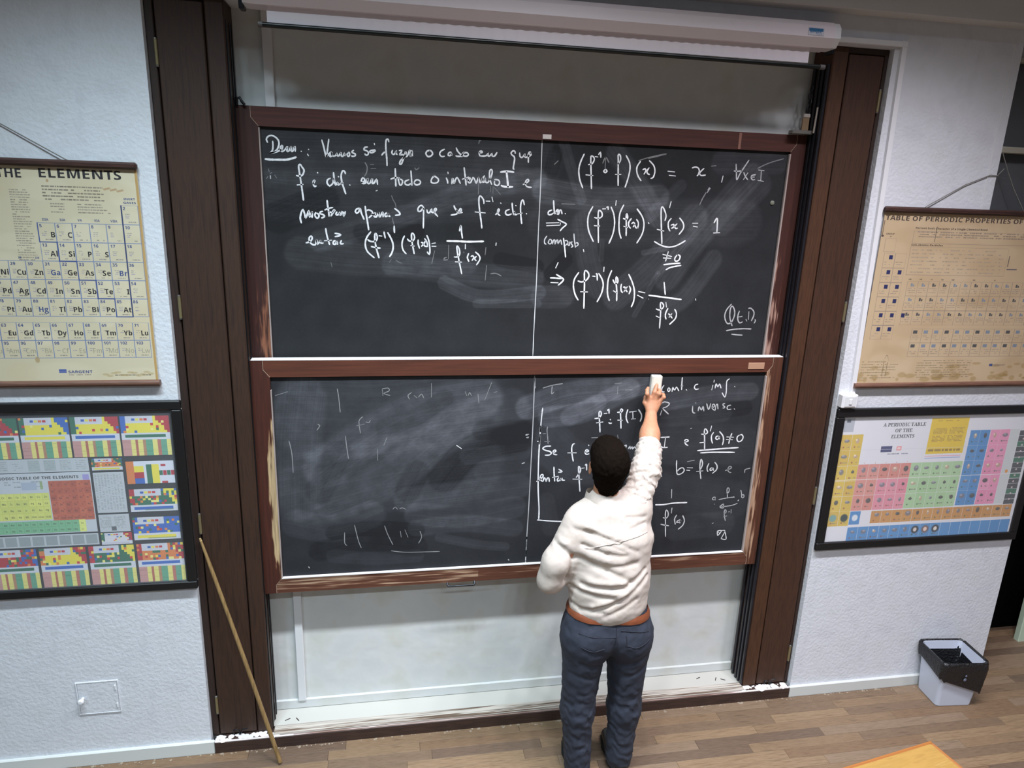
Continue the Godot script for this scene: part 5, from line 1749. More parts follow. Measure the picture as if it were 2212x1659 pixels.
	var lh := [
		[lw, lw + Vector3(0.03, -0.002, -0.045), 0.026, 0.026, 1.0, 1.0],
		[lw + Vector3(0.02, 0.014, -0.035), lw + Vector3(0.045, 0.020, -0.075), 0.018, 0.014, 1.0, 1.0],
		[lw + Vector3(0.02, -0.014, -0.035), lw + Vector3(0.045, -0.022, -0.072), 0.018, 0.014, 1.0, 1.0],
	]
	for f in 4:
		var yy := 0.024 - f * 0.016
		var b0 := lw + Vector3(0.045, yy, -0.075)
		var b1 := b0 + Vector3(0.028, -0.002, -0.018 + 0.003 * f)
		var b2 := b1 + Vector3(0.018, -0.002, 0.012)
		var b3 := b2 + Vector3(-0.002, 0.0, 0.017)
		lh.append([b0, b1, 0.0098, 0.0092, 1.0, 1.0])
		lh.append([b1, b2, 0.0092, 0.0085, 1.0, 1.0])
		lh.append([b2, b3, 0.0085, 0.0072, 1.0, 1.0])
	lh.append([lw + Vector3(0.012, 0.018, -0.02), lw + Vector3(0.035, 0.042, -0.035), 0.0125, 0.0105, 1.0, 1.0])
	lh.append([lw + Vector3(0.035, 0.042, -0.035), lw + Vector3(0.062, 0.040, -0.05), 0.0105, 0.0085, 1.0, 1.0])
	net(st, lh, 0.003, 420.0)
	var who := obj("person", st, skin)
	tag(who, "person in cream shirt and dark jeans, back turned, reaching up to wipe the lower blackboard", "person")
	var eyes := mb()
	for s in [-0.028, 0.036]:
		lathe(eyes, [Vector2(0, -0.010), Vector2(0.008, -0.006), Vector2(0.010, 0), Vector2(0.008, 0.006), Vector2(0, 0.010)], hc + Vector3(s, 0.004, -0.098), 12, Basis(Vector3.RIGHT, PI / 2))
	obj("eye", eyes, mat("eye_white", rgb8(225, 222, 216), 0.2), who)
	# hair
	var hb := [
		[hc + Vector3(-0.002, 0.030, 0.034), hc + Vector3(0.004, 0.040, -0.030), 0.090, 0.084, 0.93, 1.0],
		[hc + Vector3(-0.004, 0.0, 0.042), hc + Vector3(-0.004, -0.055, 0.036), 0.082, 0.062, 0.98, 0.9],
		[hc + Vector3(-0.004, -0.055, 0.036), hc + Vector3(-0.004, -0.098, 0.034), 0.062, 0.044, 1.05, 0.8],
	]
	var hn := noise(60.0, 5, 3)
	var hnf := noise(200.0, 6, 2)
	var hairmat := mat("hair", rgb8(26, 21, 18), 0.95)
	hairmat.albedo_texture = ntex(0.05, 72, [Color(0.55, 0.5, 0.5), Color(0.9, 0.86, 0.8), Color(0.7, 0.66, 0.62)], 4)
	hairmat.metallic_specular = 0.15
	tri_wrap(hairmat, Vector3(22, 5, 22))
	obj("hair", net(mb(), hb, 0.005, 120.0, func(p, f): return f - 0.004 * hn.get_noise_3d(p.x, p.y * 0.35, p.z) - 0.003 * hnf.get_noise_3d(p.x, p.y * 0.25, p.z)), hairmat, who)
	# shirt with pulled folds
	var folds := [
		[1.448, 1.341, 1.588, 1.292, 0.0090, -0.0060],
		[1.588, 1.292, 1.676, 1.247, 0.0100, -0.0050],
		[1.470, 1.321, 1.611, 1.257, 0.0080, -0.0050],
		[1.447, 1.360, 1.553, 1.327, 0.0100, 0.0040],
		[1.432, 1.279, 1.538, 1.244, 0.0090, -0.0070],
		[1.538, 1.244, 1.624, 1.234, 0.0100, -0.0050],
		[1.420, 1.218, 1.544, 1.165, 0.0130, -0.0080],
		[1.544, 1.165, 1.655, 1.108, 0.0140, -0.0080],
		[1.434, 1.245, 1.606, 1.195, 0.0200, 0.0060],
		[1.537, 1.188, 1.676, 1.191, 0.0120, -0.0070],
		[1.443, 1.091, 1.625, 1.090, 0.0110, -0.0100],
		[1.625, 1.090, 1.722, 1.147, 0.0120, -0.0100],
		[1.463, 1.113, 1.623, 1.114, 0.0160, 0.0060],
		[1.403, 1.057, 1.575, 1.039, 0.0110, -0.0080],
		[1.434, 1.075, 1.605, 1.063, 0.0130, 0.0060],
		[1.441, 0.958, 1.629, 1.038, 0.0110, -0.0100],
		[1.629, 1.038, 1.736, 1.112, 0.0110, -0.0080],
		[1.382, 0.971, 1.526, 0.969, 0.0090, -0.0060],
		[1.481, 0.996, 1.627, 1.061, 0.0120, 0.0070],
		[1.538, 0.950, 1.684, 1.022, 0.0100, -0.0060],
		[1.632, 1.389, 1.728, 1.379, 0.0070, -0.0050],
		[1.647, 1.344, 1.726, 1.351, 0.0070, -0.0050],
		[1.397, 1.347, 1.470, 1.332, 0.0090, -0.0040],
		[1.318, 1.280, 1.394, 1.219, 0.0140, -0.0120],
		[1.298, 1.270, 1.359, 1.283, 0.0120, 0.0060],
		[1.394, 1.219, 1.370, 1.096, 0.0120, -0.0120],
		[1.460, 1.474, 1.524, 1.438, 0.0120, -0.0040],
		[1.631, 1.531, 1.675, 1.502, 0.0070, -0.0060],
		[1.639, 1.563, 1.732, 1.575, 0.0060, -0.0040]]
	var fl := []
	for q in folds:
		fl.append([Vector2(q[0], q[1]), Vector2(q[2], q[3]), q[4], q[5]])
	var sn := noise(9.0, 14, 3)
	var shape := func(p: Vector3, f: float) -> float:
		var d := 0.0
		var p2 := Vector2(p.x, p.y)
		if p.z > 0.30:
			var m := smoothstep(0.33, 0.40, p.z)
			for q in fl:
				var s := seg2(p2, q[0], q[1])
				if s < q[2] * 2.5:
					d += q[3] * exp(-s * s / (q[2] * q[2])) * m
		d += 0.0035 * sn.get_noise_3d(p.x, p.y * 1.6, p.z)
		# sleeve wrinkles on the raised arm
		if p.y > 1.44 and p.x > 1.66:
			d += 0.0042 * sin((p.y * 0.8 - p.z * 0.75 + p.x * 0.35) * 150.0 + 5.0 * sn.get_noise_3d(p.x * 2.0, p.y * 2.0, p.z * 2.0))
		var g := f - d
		# hem, cuff and collar are cut off cleanly
		var hem := 0.886 - 0.008 * smoothstep(1.36, 1.47, p.x) + 0.022 * smoothstep(1.50, 1.62, p.x) + 0.016 * smoothstep(1.66, 1.79, p.x)
		if p.x > 1.36 or p.z > 0.3:
			g = maxf(g, hem - p.y) if p.y < 1.0 else g
		var c := Vector3(1.822, 1.634, 0.118)
		var n := Vector3(0.35, 0.62, -0.70).normalized()
		if p.y > 1.5: g = maxf(g, (p - c).dot(n))
		return g
	var cloth := mat("shirt_cloth", rgb8(196, 184, 174), 0.85)
	cloth.albedo_texture = ntex(0.02, 73, [Color(0.95, 0.94, 0.94), Color.WHITE, Color(0.98, 0.97, 0.95)], 3)
	cloth.rim_enabled = true
	cloth.rim = 0.15
	tri_wrap(cloth, Vector3(3, 3, 3))
	var sb := shirt_bones()
	var shirt := obj("shirt", net(mb(), sb, 0.0065, 60.0, shape), cloth, who)
	# cuff band and collar
	var cc := Vector3(1.814, 1.622, 0.135)
	var cd := Vector3(0.33, 0.60, -0.73).normalized()
	obj("cuff", tube(mb(), [cc - cd * 0.022, cc - cd * 0.016, cc + cd * 0.010, cc + cd * 0.020, cc + cd * 0.021], [0.045, 0.049, 0.0475, 0.046, 0.040], 28, false), cloth, shirt)
	var rows := []
	for i in 6:
		var row := []
		var t := i / 5.0
		for j in 33:
			var a := TAU * j / 32.0
			var back := 0.5 + 0.5 * sin(a)
			var r := lerpf(0.074, 0.082, t) if t < 0.99 else 0.078
			var y: float = lerpf(1.455, 1.405, t) + 0.010 * back - 0.012 * cos(a) * (1.0 - t)
			row.append(Vector3(1.556 + cos(a) * r * 1.08, y, 0.300 + sin(a) * r * (1.02 + 0.25 * t)))
		rows.append(row)
	obj("collar", sheet(mb(), rows), cloth, shirt)
	# yoke seam across the shoulders
	var seam := []
	for k in 25:
		var t := k / 24.0
		seam.append(on_surface(sb, lerpf(1.435, 1.735, t), 1.262 + 0.055 * t + 0.012 * sin(t * PI), 60.0, 0.0012))
	obj("yoke_seam", tube(mb(), seam, [0.0016], 5), mat("seam_thread", rgb8(196, 185, 176), 0.9), shirt)
	# jeans
	var tn := noise(14.0, 21, 3)
	var jean := func(p: Vector3, f: float) -> float:
		var low := smoothstep(0.62, 0.45, p.y)
		var d := 0.0026 * low * sin(p.y * 92.0 + 7.0 * tn.get_noise_3d(p.x, p.y * 0.5, p.z) + p.x * 22.0)
		d += 0.004 * tn.get_noise_3d(p.x * 1.2, p.y * 1.2, p.z)
		if p.y > 0.55 and p.z > 0.36:
			for q in [[1.45, 0.70, 1.58, 0.66], [1.63, 0.66, 1.76, 0.71], [1.42, 0.63, 1.53, 0.60], [1.67, 0.60, 1.78, 0.645], [1.46, 0.78, 1.56, 0.75]]:
				var s := seg2(Vector2(p.x, p.y), Vector2(q[0], q[1]), Vector2(q[2], q[3]))
				d -= 0.005 * exp(-s * s / 0.00012)
			var crack := absf(p.x - 1.597)
			d -= 0.016 * exp(-crack * crack / 0.0004) * smoothstep(0.86, 0.72, p.y)
		var g := f - d
		g = maxf(g, p.y - 0.945)
		return maxf(g, 0.022 - p.y)
	var denim := mat("denim", rgb8(50, 55, 67), 0.85)
	denim.albedo_texture = ntex(0.012, 74, [Color(0.78, 0.78, 0.8), Color(0.95, 0.95, 0.97), Color(0.84, 0.85, 0.88), Color.WHITE], 5)
	tri_wrap(denim, Vector3(2.4, 2.4, 2.4))
	var tb := trouser_bones()
	var jeans := obj("jeans", net(mb(), tb, 0.0075, 60.0, jean), denim, who)
	var dark_thread := mat("denim_seam", rgb8(34, 36, 46), 0.9)
	for q in [[[1.62, 0.872], [1.70, 0.858], [1.76, 0.845]], [[1.645, 0.80], [1.70, 0.785], [1.765, 0.805]], [[1.43, 0.86], [1.50, 0.85], [1.595, 0.842]], [[1.645, 0.845], [1.648, 0.82], [1.645, 0.80]], [[1.44, 0.80], [1.49, 0.782], [1.545, 0.79]], [[1.597, 0.93], [1.598, 0.88], [1.597, 0.80]]]:
		var line := []
		var sm := smooth_line(q.map(func(e): return Vector2(e[0], e[1]) * 1000.0))
		for e in sm: line.append(on_surface(tb, e.x * 0.001, e.y * 0.001, 60.0, 0.0016))
		obj("stitched_seam", tube(mb(), line, [0.0022], 5), dark_thread, jeans)
	# belt
	var brow := []
	for i in 4:
		var row := []
		var t := i / 3.0
		for j in 49:
			var a := TAU * j / 48.0
			var dir := Vector3(cos(a), 0, sin(a))
			var y := 0.936 - 0.034 * t - 0.012 * cos(a)
			var o := Vector3(1.59, y, 0.366)
			var r := 0.05
			while r < 0.35 and field(tb, o + dir * r, 60.0) < 0.0: r += 0.002
			row.append(o + dir * (r + 0.004 + 0.003 * sin(t * PI)))
		brow.append(row)
	obj("belt", sheet(mb(), brow), mat("belt_leather", rgb8(122, 66, 40), 0.5), who)
	# shoes
	var leather := mat("shoe_leather", rgb8(26, 24, 24), 0.4)
	for q in [al, ar]:
		var f := Vector3(q.x, 0.0, q.z)
		var sh := [
			[f + Vector3(0, 0.040, 0.030), f + Vector3(0, 0.044, -0.06), 0.040, 0.040, 0.95, 1.0],
			[f + Vector3(0, 0.044, -0.06), f + Vector3(0.006, 0.030, -0.19), 0.042, 0.030, 1.15, 1.0],
			[f + Vector3(0, 0.05, 0.02), f + Vector3(0, 0.085, 0.005), 0.040, 0.040, 1.0, 1.0],
		]
		var s := obj("shoe", net(mb(), sh, 0.007, 110.0, func(p, v): return maxf(v, 0.012 - p.y)), leather, who)
		obj("sole", prism_flat([f + Vector3(-0.042, 0, 0.05), f + Vector3(-0.036, 0, 0.068), f + Vector3(0, 0, 0.075), f + Vector3(0.036, 0, 0.068), f + Vector3(0.042, 0, 0.05), f + Vector3(0.040, 0, -0.04), f + Vector3(0.054, 0, -0.13), f + Vector3(0.044, 0, -0.20), f + Vector3(0.006, 0, -0.225), f + Vector3(-0.03, 0, -0.20), f + Vector3(-0.046, 0, -0.13), f + Vector3(-0.038, 0, -0.04)], 0.0005, 0.014), mat("sole_rubber", rgb8(18, 18, 18), 0.7), s)
	# eraser in the hand
	var er := thing("board_eraser", "cream felt blackboard eraser held against the lower blackboard", "eraser", Vector3(1.9016, 1.8543, -0.0745))
	var tilt := Transform3D(Basis(Vector3.BACK, -0.03), Vector3.ZERO)
	obj("eraser_back", bx(mb(), Vector3(-0.027, -0.062, 0.014), Vector3(0.027, 0.062, 0.034), 0.008, tilt), mat("eraser_cream", rgb8(226, 220, 206), 0.7), er)
	obj("felt", bx(mb(), Vector3(-0.026, -0.061, 0.0), Vector3(0.026, 0.061, 0.014), 0.002, tilt), mat("eraser_felt", rgb8(190, 188, 184), 0.95), er)

# a point on a body's back, found by walking towards the wall
func on_surface(bones: Array, x: float, y: float, k: float, lift: float) -> Vector3:
	var z := 0.62
	while z > 0.2 and field(bones, Vector3(x, y, z), k) > 0.0:
		z -= 0.002
	return Vector3(x, y, z + lift)

# a flat plate with an outline in x, z
func prism_flat(pts: Array, y0: float, y1: float) -> SurfaceTool:
	var raw := prism(mb(), pts.map(func(p): return Vector2(p.x, -p.z)), y0, y1)
	var m := ArrayMesh.new()
	m.add_surface_from_arrays(Mesh.PRIMITIVE_TRIANGLES, raw.commit_to_arrays())
	var st := mb()
	st.append_from(m, 0, Transform3D(Basis(Vector3(1, 0, 0), Vector3(0, 0, -1), Vector3(0, 1, 0)), Vector3.ZERO))
	return st

func write_chalk(th: Node3D, which: String) -> void:
	var st: SurfaceTool
	if which == "U": # heading words
		st = mb()
		chalk(st, "114,2926 110,2937 116,2948 131,2954 147,2948 158,2936 160,2920 152,2900 138,2888 120,2882 141,2887 168,2898 174,2910 172,2916 165,2908 167,2893 176,2893 188,2905 194,2912 191,2894 198,2894 207,2910 210,2912 208,2895 215,2895 221,2909 225,2914 225,2894;135,2931 135,2913 132,2894 123,2884;249,2896 250,2895;280,2905 280,2904;275,2885 278,2879;336,2945 343,2917 352,2878 358,2907 365,2949;352,2878 369,2895 376,2897 366,2880 374,2881 376,2895 378,2882 391,2884 397,2895 398,2884 405,2884 412,2895 415,2897 415,2883 423,2884 428,2897 430,2885;445,2898 439,2891 443,2883 449,2886 450,2897 446,2900;467,2909 460,2903 464,2898 474,2894 472,2886 461,2884 458,2886", -0.138, 7, 0.771)
		chalk(st, "526,2925 514,2922 511,2913 521,2910 529,2904 528,2895 521,2891 514,2896;538,2910 535,2906 541,2902 549,2904 559,2911 555,2914 547,2912 540,2912;555,2941 556,2936;617,2950 614,2960 608,2960 604,2948 604,2917 607,2884 608,2852;586,2894 593,2903 601,2908;632,2916 629,2906 635,2899 644,2905 648,2916 648,2903 652,2900", -0.138, 7, 0.771)
		chalk(st, "101,2858 125,2857 158,2858 185,2859 208,2864 227,2871", -0.138, 9, 0.875)
		chalk(st, "661,2916 672,2918 668,2908 662,2899 676,2900 683,2896 679,2884 672,2865 666,2859 662,2863 667,2876 685,2893 691,2907 688,2913 685,2901 689,2893 696,2896 704,2916 708,2919 709,2894;711,2894 715,2919 718,2897;792,2923 781,2919 776,2908 784,2897 795,2898 805,2907 802,2918 792,2924;857,2930 842,2922 836,2909 845,2899 857,2901;886,2920 876,2916 874,2905 885,2906 888,2917 889,2906;909,2938 913,2928 922,2917 932,2908 935,2904 913,2903 908,2905;932,2906 944,2918 957,2920 963,2912 954,2905 941,2907 936,2915 944,2922;1012,2922 1023,2923 1024,2928 1015,2929 1011,2921 1014,2910 1029,2909 1044,2912 1051,2923 1051,2910 1060,2912 1068,2922 1069,2911 1080,2911 1090,2926", -0.138, 7, 0.771)
		chalk(st, "1173,2926 1171,2935 1161,2936 1154,2927 1158,2919 1168,2913 1171,2902 1169,2885 1166,2862 1170,2859;1193,2929 1195,2914 1203,2910 1212,2917 1216,2927 1217,2912 1229,2914 1242,2931 1240,2935 1233,2930 1233,2916 1234,2890;1233,2916 1245,2922 1243,2931", -0.138, 7, 0.771)
		obj("chalk_writing", st, M.chalk, th)
	if which == "U": # second line of words
		st = mb()
		chalk(st, "250,2694 246,2737 242,2776 238,2809 236,2831 238,2840 244,2841 250,2831 257,2821 256,2810 249,2798 237,2794 225,2796;227,2757 251,2760;292,2764 300,2774 299,2779 294,2774 294,2760 300,2753 305,2756;313,2812 314,2810;366,2790 354,2783 352,2769 362,2758 376,2770 380,2789;380,2814 382,2787 387,2762 394,2772 397,2773 398,2762 409,2771;400,2798 401,2797;430,2811 427,2820 419,2823 412,2804 414,2777 421,2752 429,2727;408,2767 419,2773;447,2765 448,2764;497,2777 510,2783 511,2791 503,2797 497,2785 501,2774 513,2775 521,2789 524,2795 524,2775 533,2775 541,2791 544,2793 544,2774 553,2779 562,2793 566,2772;643,2841 644,2808 645,2767", -0.138, 7.5, 0.786)
		chalk(st, "624,2796 640,2802 660,2802", -0.138, 7.5, 0.786)
		chalk(st, "655,2802 658,2785 664,2771 672,2777 674,2792 664,2797;702,2796 686,2789 686,2777 699,2773 712,2782;711,2834 713,2804 715,2773;725,2782 734,2775 748,2779 753,2789 743,2797 731,2795 725,2785;812,2817 801,2802 800,2789 813,2785 828,2790 832,2802 822,2811 810,2817;866,2810 871,2799 873,2787;873,2835 874,2829;891,2785 893,2805 896,2808 899,2791 902,2789 908,2806 914,2813 920,2806 929,2788;945,2856 950,2819 955,2782;938,2807 965,2817;959,2799 971,2807 972,2814 965,2811 965,2795 974,2793 983,2812 987,2816 995,2803 1000,2791 1007,2810 1011,2815 1016,2798 1021,2796 1028,2816;1037,2825 1030,2816 1027,2800 1035,2798 1040,2817 1042,2799 1053,2797 1064,2817 1071,2838 1070,2851 1063,2852 1059,2840 1061,2812 1070,2790", -0.138, 7, 0.757)
		chalk(st, "1083,2804 1083,2791 1096,2785 1106,2796 1101,2809 1083,2811;1214,2794 1230,2802 1239,2811 1236,2817 1227,2812 1224,2797 1231,2786 1243,2783 1253,2783", -0.138, 7, 0.757)
		chalk(st, "1109,2844 1139,2848 1169,2846;1136,2846 1141,2814 1145,2781;1114,2786 1126,2782 1145,2781 1166,2782", -0.138, 9, 0.906)
		obj("chalk_writing", st, M.chalk, th)
	if which == "U": # third line of words
		st = mb()
		chalk(st, "237,2598 233,2619 239,2644 246,2655 252,2637 256,2619 265,2640 270,2652 272,2638 273,2623 281,2641 284,2648 283,2622;299,2644 295,2634 298,2625 305,2620 312,2627 311,2637 303,2641;329,2650 319,2647 317,2640 328,2637 336,2631 332,2625 323,2622;349,2697 351,2673 354,2650 355,2630;338,2656 357,2664 372,2667;356,2650 368,2646 376,2657 381,2656 371,2643 363,2631;389,2649 385,2642 387,2636 396,2639 400,2649 401,2638 406,2637 410,2652 416,2645 418,2631 425,2652;488,2669 474,2664 468,2654 474,2646 484,2654 489,2669 494,2647 505,2621;511,2677 514,2647 520,2607 524,2576;517,2658 525,2662 540,2656 541,2643 526,2628", -0.138, 7.5, 0.8)
		chalk(st, "539,2643 552,2642 555,2650 550,2647 548,2636 557,2632 568,2649 570,2652 571,2636 575,2634 584,2652 587,2652 588,2634;603,2651 596,2645 598,2636 607,2639 611,2650 611,2640 618,2637;639,2671 652,2662 661,2652 660,2645 642,2642", -0.138, 7.5, 0.8)
		chalk(st, "768,2671 763,2684 753,2688 742,2676 742,2663 753,2663 765,2676 766,2649 765,2590;781,2670 784,2658 793,2658 802,2675 803,2660 812,2660 823,2671 820,2678 814,2672 815,2659 829,2643;902,2691 907,2679 916,2669 922,2665 913,2655 889,2650;913,2677 919,2661 928,2662 936,2673 932,2680 925,2671 928,2662 940,2663;1037,2705 1035,2721 1022,2737 1015,2732 1014,2709 1019,2668 1026,2627 1030,2596;998,2667 1044,2664;1047,2716 1064,2716;1073,2734 1078,2715;1092,2658 1105,2671 1108,2682 1102,2681 1101,2664 1112,2654;1113,2710 1115,2708;1154,2682 1139,2676 1138,2663 1149,2657 1164,2663;1166,2711 1170,2681 1177,2658 1178,2676 1181,2661 1189,2661", -0.138, 7, 0.8)
		chalk(st, "1183,2701 1185,2700;1223,2705 1218,2723 1212,2725 1206,2703 1208,2662 1214,2621;1191,2663 1214,2668;1234,2667 1235,2665", -0.138, 7, 0.8)
		obj("chalk_writing", st, M.chalk, th)
	if which == "U": # fourth line formula
		st = mb()
		chalk(st, "253,2513 272,2520 280,2534 276,2543 267,2535 268,2520 276,2509 291,2505 297,2523 299,2526 301,2508 312,2521 314,2526 316,2513 326,2514;339,2577 343,2547 353,2508;332,2524 362,2527;378,2525 371,2522 369,2511 378,2510 386,2523 387,2510;405,2526 401,2520 402,2512 413,2513;378,2557 393,2555 403,2551 393,2546 378,2543;533,2567 517,2546 509,2525 509,2502 518,2479 546,2454;519,2533 530,2526 545,2525 558,2532 561,2547 556,2560 551,2558 550,2537 555,2501 567,2454;534,2503 552,2499 573,2497;569,2551 581,2550;591,2568 593,2556 596,2542;607,2566 620,2543 629,2520 630,2497 624,2476 614,2460;636,2595 636,2580 637,2566", -0.138, 7.5, 0.786)
		chalk(st, "681,2553 672,2532 670,2508 676,2488 688,2474;694,2540 703,2531 718,2532 726,2545 723,2560 715,2566 712,2557 715,2524 724,2475;709,2511 724,2509;742,2537 742,2519 748,2500;756,2526 762,2525 765,2518 757,2509;775,2534 768,2519 772,2510 784,2509;781,2557 789,2538 793,2514 795,2490 792,2473 783,2484;771,2543 780,2531 784,2514;804,2522 819,2525;804,2510 822,2510;928,2581 934,2605 937,2580 942,2549;906,2464 922,2465 931,2481 926,2505 918,2514 918,2496 926,2456 941,2388;911,2442 939,2441;956,2522 956,2502;972,2481 966,2463 973,2445;983,2468 991,2471 996,2462 988,2450;1007,2468 999,2458 1007,2449;1003,2488 1020,2473 1024,2455 1009,2430", -0.138, 7, 0.8)
		chalk(st, "1098,2531 1097,2520", -0.138, 7, 0.8)
		chalk(st, "872,2535 924,2535 970,2534 1039,2537", -0.138, 9, 0.921)
		obj("chalk_writing", st, M.chalk, th)
	if which == "U": # composition formula
		st = mb()
		chalk(st, "1491,2937 1476,2901 1470,2866 1477,2825 1493,2789;1514,2892 1531,2897 1540,2914 1536,2926 1525,2930 1523,2919 1528,2862 1535,2787;1505,2847 1538,2845;1544,2928 1556,2927;1559,2938 1567,2948 1570,2926;1595,2875 1588,2866 1596,2860 1604,2867 1596,2875;1652,2899 1663,2912 1665,2928 1659,2942 1652,2939 1654,2915 1658,2858 1662,2805;1645,2854 1671,2855;1690,2939 1709,2908 1713,2876 1706,2834 1696,2799;1761,2916 1747,2893 1747,2871 1756,2849 1771,2831;1776,2880 1786,2885 1791,2876 1783,2861;1805,2889 1796,2874 1801,2863 1810,2860;1804,2921 1827,2900 1835,2874 1829,2848 1818,2843", -0.138, 7, 0.815)
		chalk(st, "1899,2878 1932,2876;1907,2860 1938,2858;2017,2897 2030,2902 2046,2899 2054,2886 2050,2868 2045,2863;2076,2897 2062,2884 2057,2873 2066,2865 2087,2868;2176,2867 2172,2839", -0.138, 6.5, 0.728)
		chalk(st, "2235,2923 2242,2882 2248,2852 2262,2883 2298,2943;2229,2892 2245,2891 2268,2894;2279,2887 2292,2866 2304,2855;2300,2886 2282,2855;2341,2879 2323,2875 2320,2866 2328,2855 2340,2857;2320,2867 2336,2868;2354,2901 2382,2899;2368,2900 2371,2853;2356,2854 2386,2850", -0.138, 6, 0.54)
		obj("chalk_writing", st, M.chalk, th)
	if which == "U": # derivative formula
		st = mb()
		chalk(st, "1353,2686 1338,2679 1337,2666 1349,2665 1362,2673;1359,2728 1362,2699 1368,2670 1381,2680 1382,2689 1375,2685 1374,2674 1381,2669 1386,2669 1389,2684 1396,2687 1402,2670;1417,2672 1418,2671;1330,2627 1389,2630;1332,2615 1396,2619;1383,2645 1404,2635 1425,2624 1407,2606 1397,2593;1396,2629 1396,2619;1547,2707 1530,2672 1527,2635 1536,2593 1560,2548;1559,2658 1579,2655 1594,2664 1593,2680 1582,2691 1575,2683 1579,2620 1585,2544;1560,2621 1586,2620;1595,2698 1609,2699;1614,2705 1620,2709 1622,2696;1635,2708 1651,2675 1658,2632 1653,2585 1637,2541;1658,2738 1657,2717;1696,2719 1681,2683 1679,2640 1684,2596 1695,2566", -0.138, 7, 0.815)
		chalk(st, "1699,2658 1712,2654 1720,2661 1717,2675 1712,2677 1716,2624 1719,2579;1704,2622 1722,2617;1738,2658 1727,2641 1728,2624 1738,2614;1742,2635 1750,2641 1758,2633 1750,2620;1758,2633 1763,2618 1774,2614;1764,2655 1774,2642 1775,2625 1771,2614;1763,2703 1791,2669 1803,2633 1798,2589 1775,2546;1824,2642 1827,2638", -0.138, 7, 0.815)
		chalk(st, "1906,2654 1909,2678 1894,2710 1884,2715 1883,2691 1890,2630 1901,2545;1871,2612 1905,2605;1928,2741 1923,2714;1936,2664 1924,2646 1927,2620 1936,2606;1939,2633 1951,2637 1954,2626 1943,2619;1968,2640 1957,2628 1964,2618 1972,2620;1979,2667 1999,2644 2002,2619 1983,2591;1862,2555 1895,2539 1932,2530 1967,2535 1997,2549 2018,2562;2047,2645 2073,2646;2052,2631 2073,2628;2156,2650 2170,2671 2176,2605;2159,2602 2190,2604", -0.138, 7, 0.815)
		obj("chalk_writing", st, M.chalk, th)
	if which == "U": # small note under the arrow
		st = mb()
		chalk(st, "1335,2568 1325,2551 1326,2535 1333,2531;1348,2552 1343,2538 1352,2532 1360,2540 1356,2552 1348,2553;1364,2532 1367,2549 1374,2551 1376,2532 1382,2549 1388,2551 1390,2533 1398,2549 1403,2550 1408,2531;1419,2547 1431,2550 1437,2540 1427,2527;1439,2542 1438,2530 1445,2527 1446,2544;1458,2544 1451,2541 1457,2532 1462,2524 1454,2519;1464,2581 1468,2551 1475,2519;1474,2538 1484,2541 1487,2531 1478,2524", -0.138, 5.5, 0.672)
		chalk(st, "1415,2560 1423,2517 1430,2473;1514,2510 1517,2500", -0.138, 7, 0.845)
		chalk(st, "1911,2495 1956,2486;1915,2478 1953,2477;1937,2508 1928,2464;1983,2493 1973,2477 1978,2464 1994,2468 2000,2487 1989,2495;1920,2446 1959,2451 2003,2455;1934,2422 1957,2434 2008,2444", -0.138, 7.5, 0.845)
		obj("chalk_writing", st, M.chalk, th)
	if which == "U": # result formula
		st = mb()
		chalk(st, "1395,2447 1385,2422;1361,2375 1382,2375 1416,2372;1365,2353 1400,2352;1390,2391 1410,2380 1426,2368 1414,2352 1401,2341;1498,2402 1479,2370 1476,2336 1487,2297 1503,2271;1497,2362 1515,2358 1537,2366 1549,2385 1544,2403 1531,2412 1526,2401 1530,2343 1534,2231;1513,2311 1547,2310;1568,2386 1580,2385;1584,2398 1589,2394 1592,2367;1597,2399 1615,2372 1623,2344 1617,2304 1598,2263;1621,2429 1621,2409;1660,2414 1647,2375 1645,2333 1649,2296 1659,2269;1670,2370 1681,2353 1694,2356 1694,2373 1685,2384 1686,2361 1693,2316 1696,2269;1676,2317 1693,2308;1714,2349 1712,2333 1716,2316 1723,2309;1725,2335 1733,2335 1738,2322 1746,2313", -0.138, 7.5, 0.815)
		chalk(st, "1744,2337 1730,2314;1754,2341 1762,2325 1756,2303;1747,2397 1769,2357 1782,2317 1783,2271 1773,2240;1804,2315 1836,2309;1800,2297 1829,2283", -0.138, 7.5, 0.815)
		chalk(st, "1930,2361 1936,2331 1942,2301;1902,2230 1919,2225 1936,2236 1938,2250 1926,2263 1921,2256 1926,2215 1928,2135;1905,2195 1926,2186;1949,2263 1954,2240;1962,2233 1953,2210 1953,2192 1958,2180;1968,2207 1978,2198 1989,2185;1985,2207 1973,2189;1998,2229 2009,2210 2006,2183 1979,2154;2102,2281 2104,2275", -0.138, 7, 0.757)
		chalk(st, "1858,2297 1904,2292 1965,2285 2027,2278", -0.138, 8, 0.875)
		obj("chalk_writing", st, M.chalk, th)
	if which == "U": # closing letters
		st = mb()
		chalk(st, "2296,2257 2274,2229 2267,2199 2276,2170 2290,2158 2308,2167 2319,2200 2315,2229 2301,2247 2293,2232 2295,2193 2305,2164 2313,2147;2343,2222 2338,2200 2341,2176 2353,2162 2366,2167;2342,2192 2361,2195;2384,2180 2390,2171;2395,2219 2398,2180;2391,2236 2403,2237 2421,2221 2424,2200 2415,2173;2434,2179 2437,2172 2431,2161;2285,2122 2325,2129 2373,2132 2419,2131;2316,2104 2345,2101 2374,2099", -0.138, 6.5, 0.418)
		obj("chalk_writing", st, M.chalk, th)
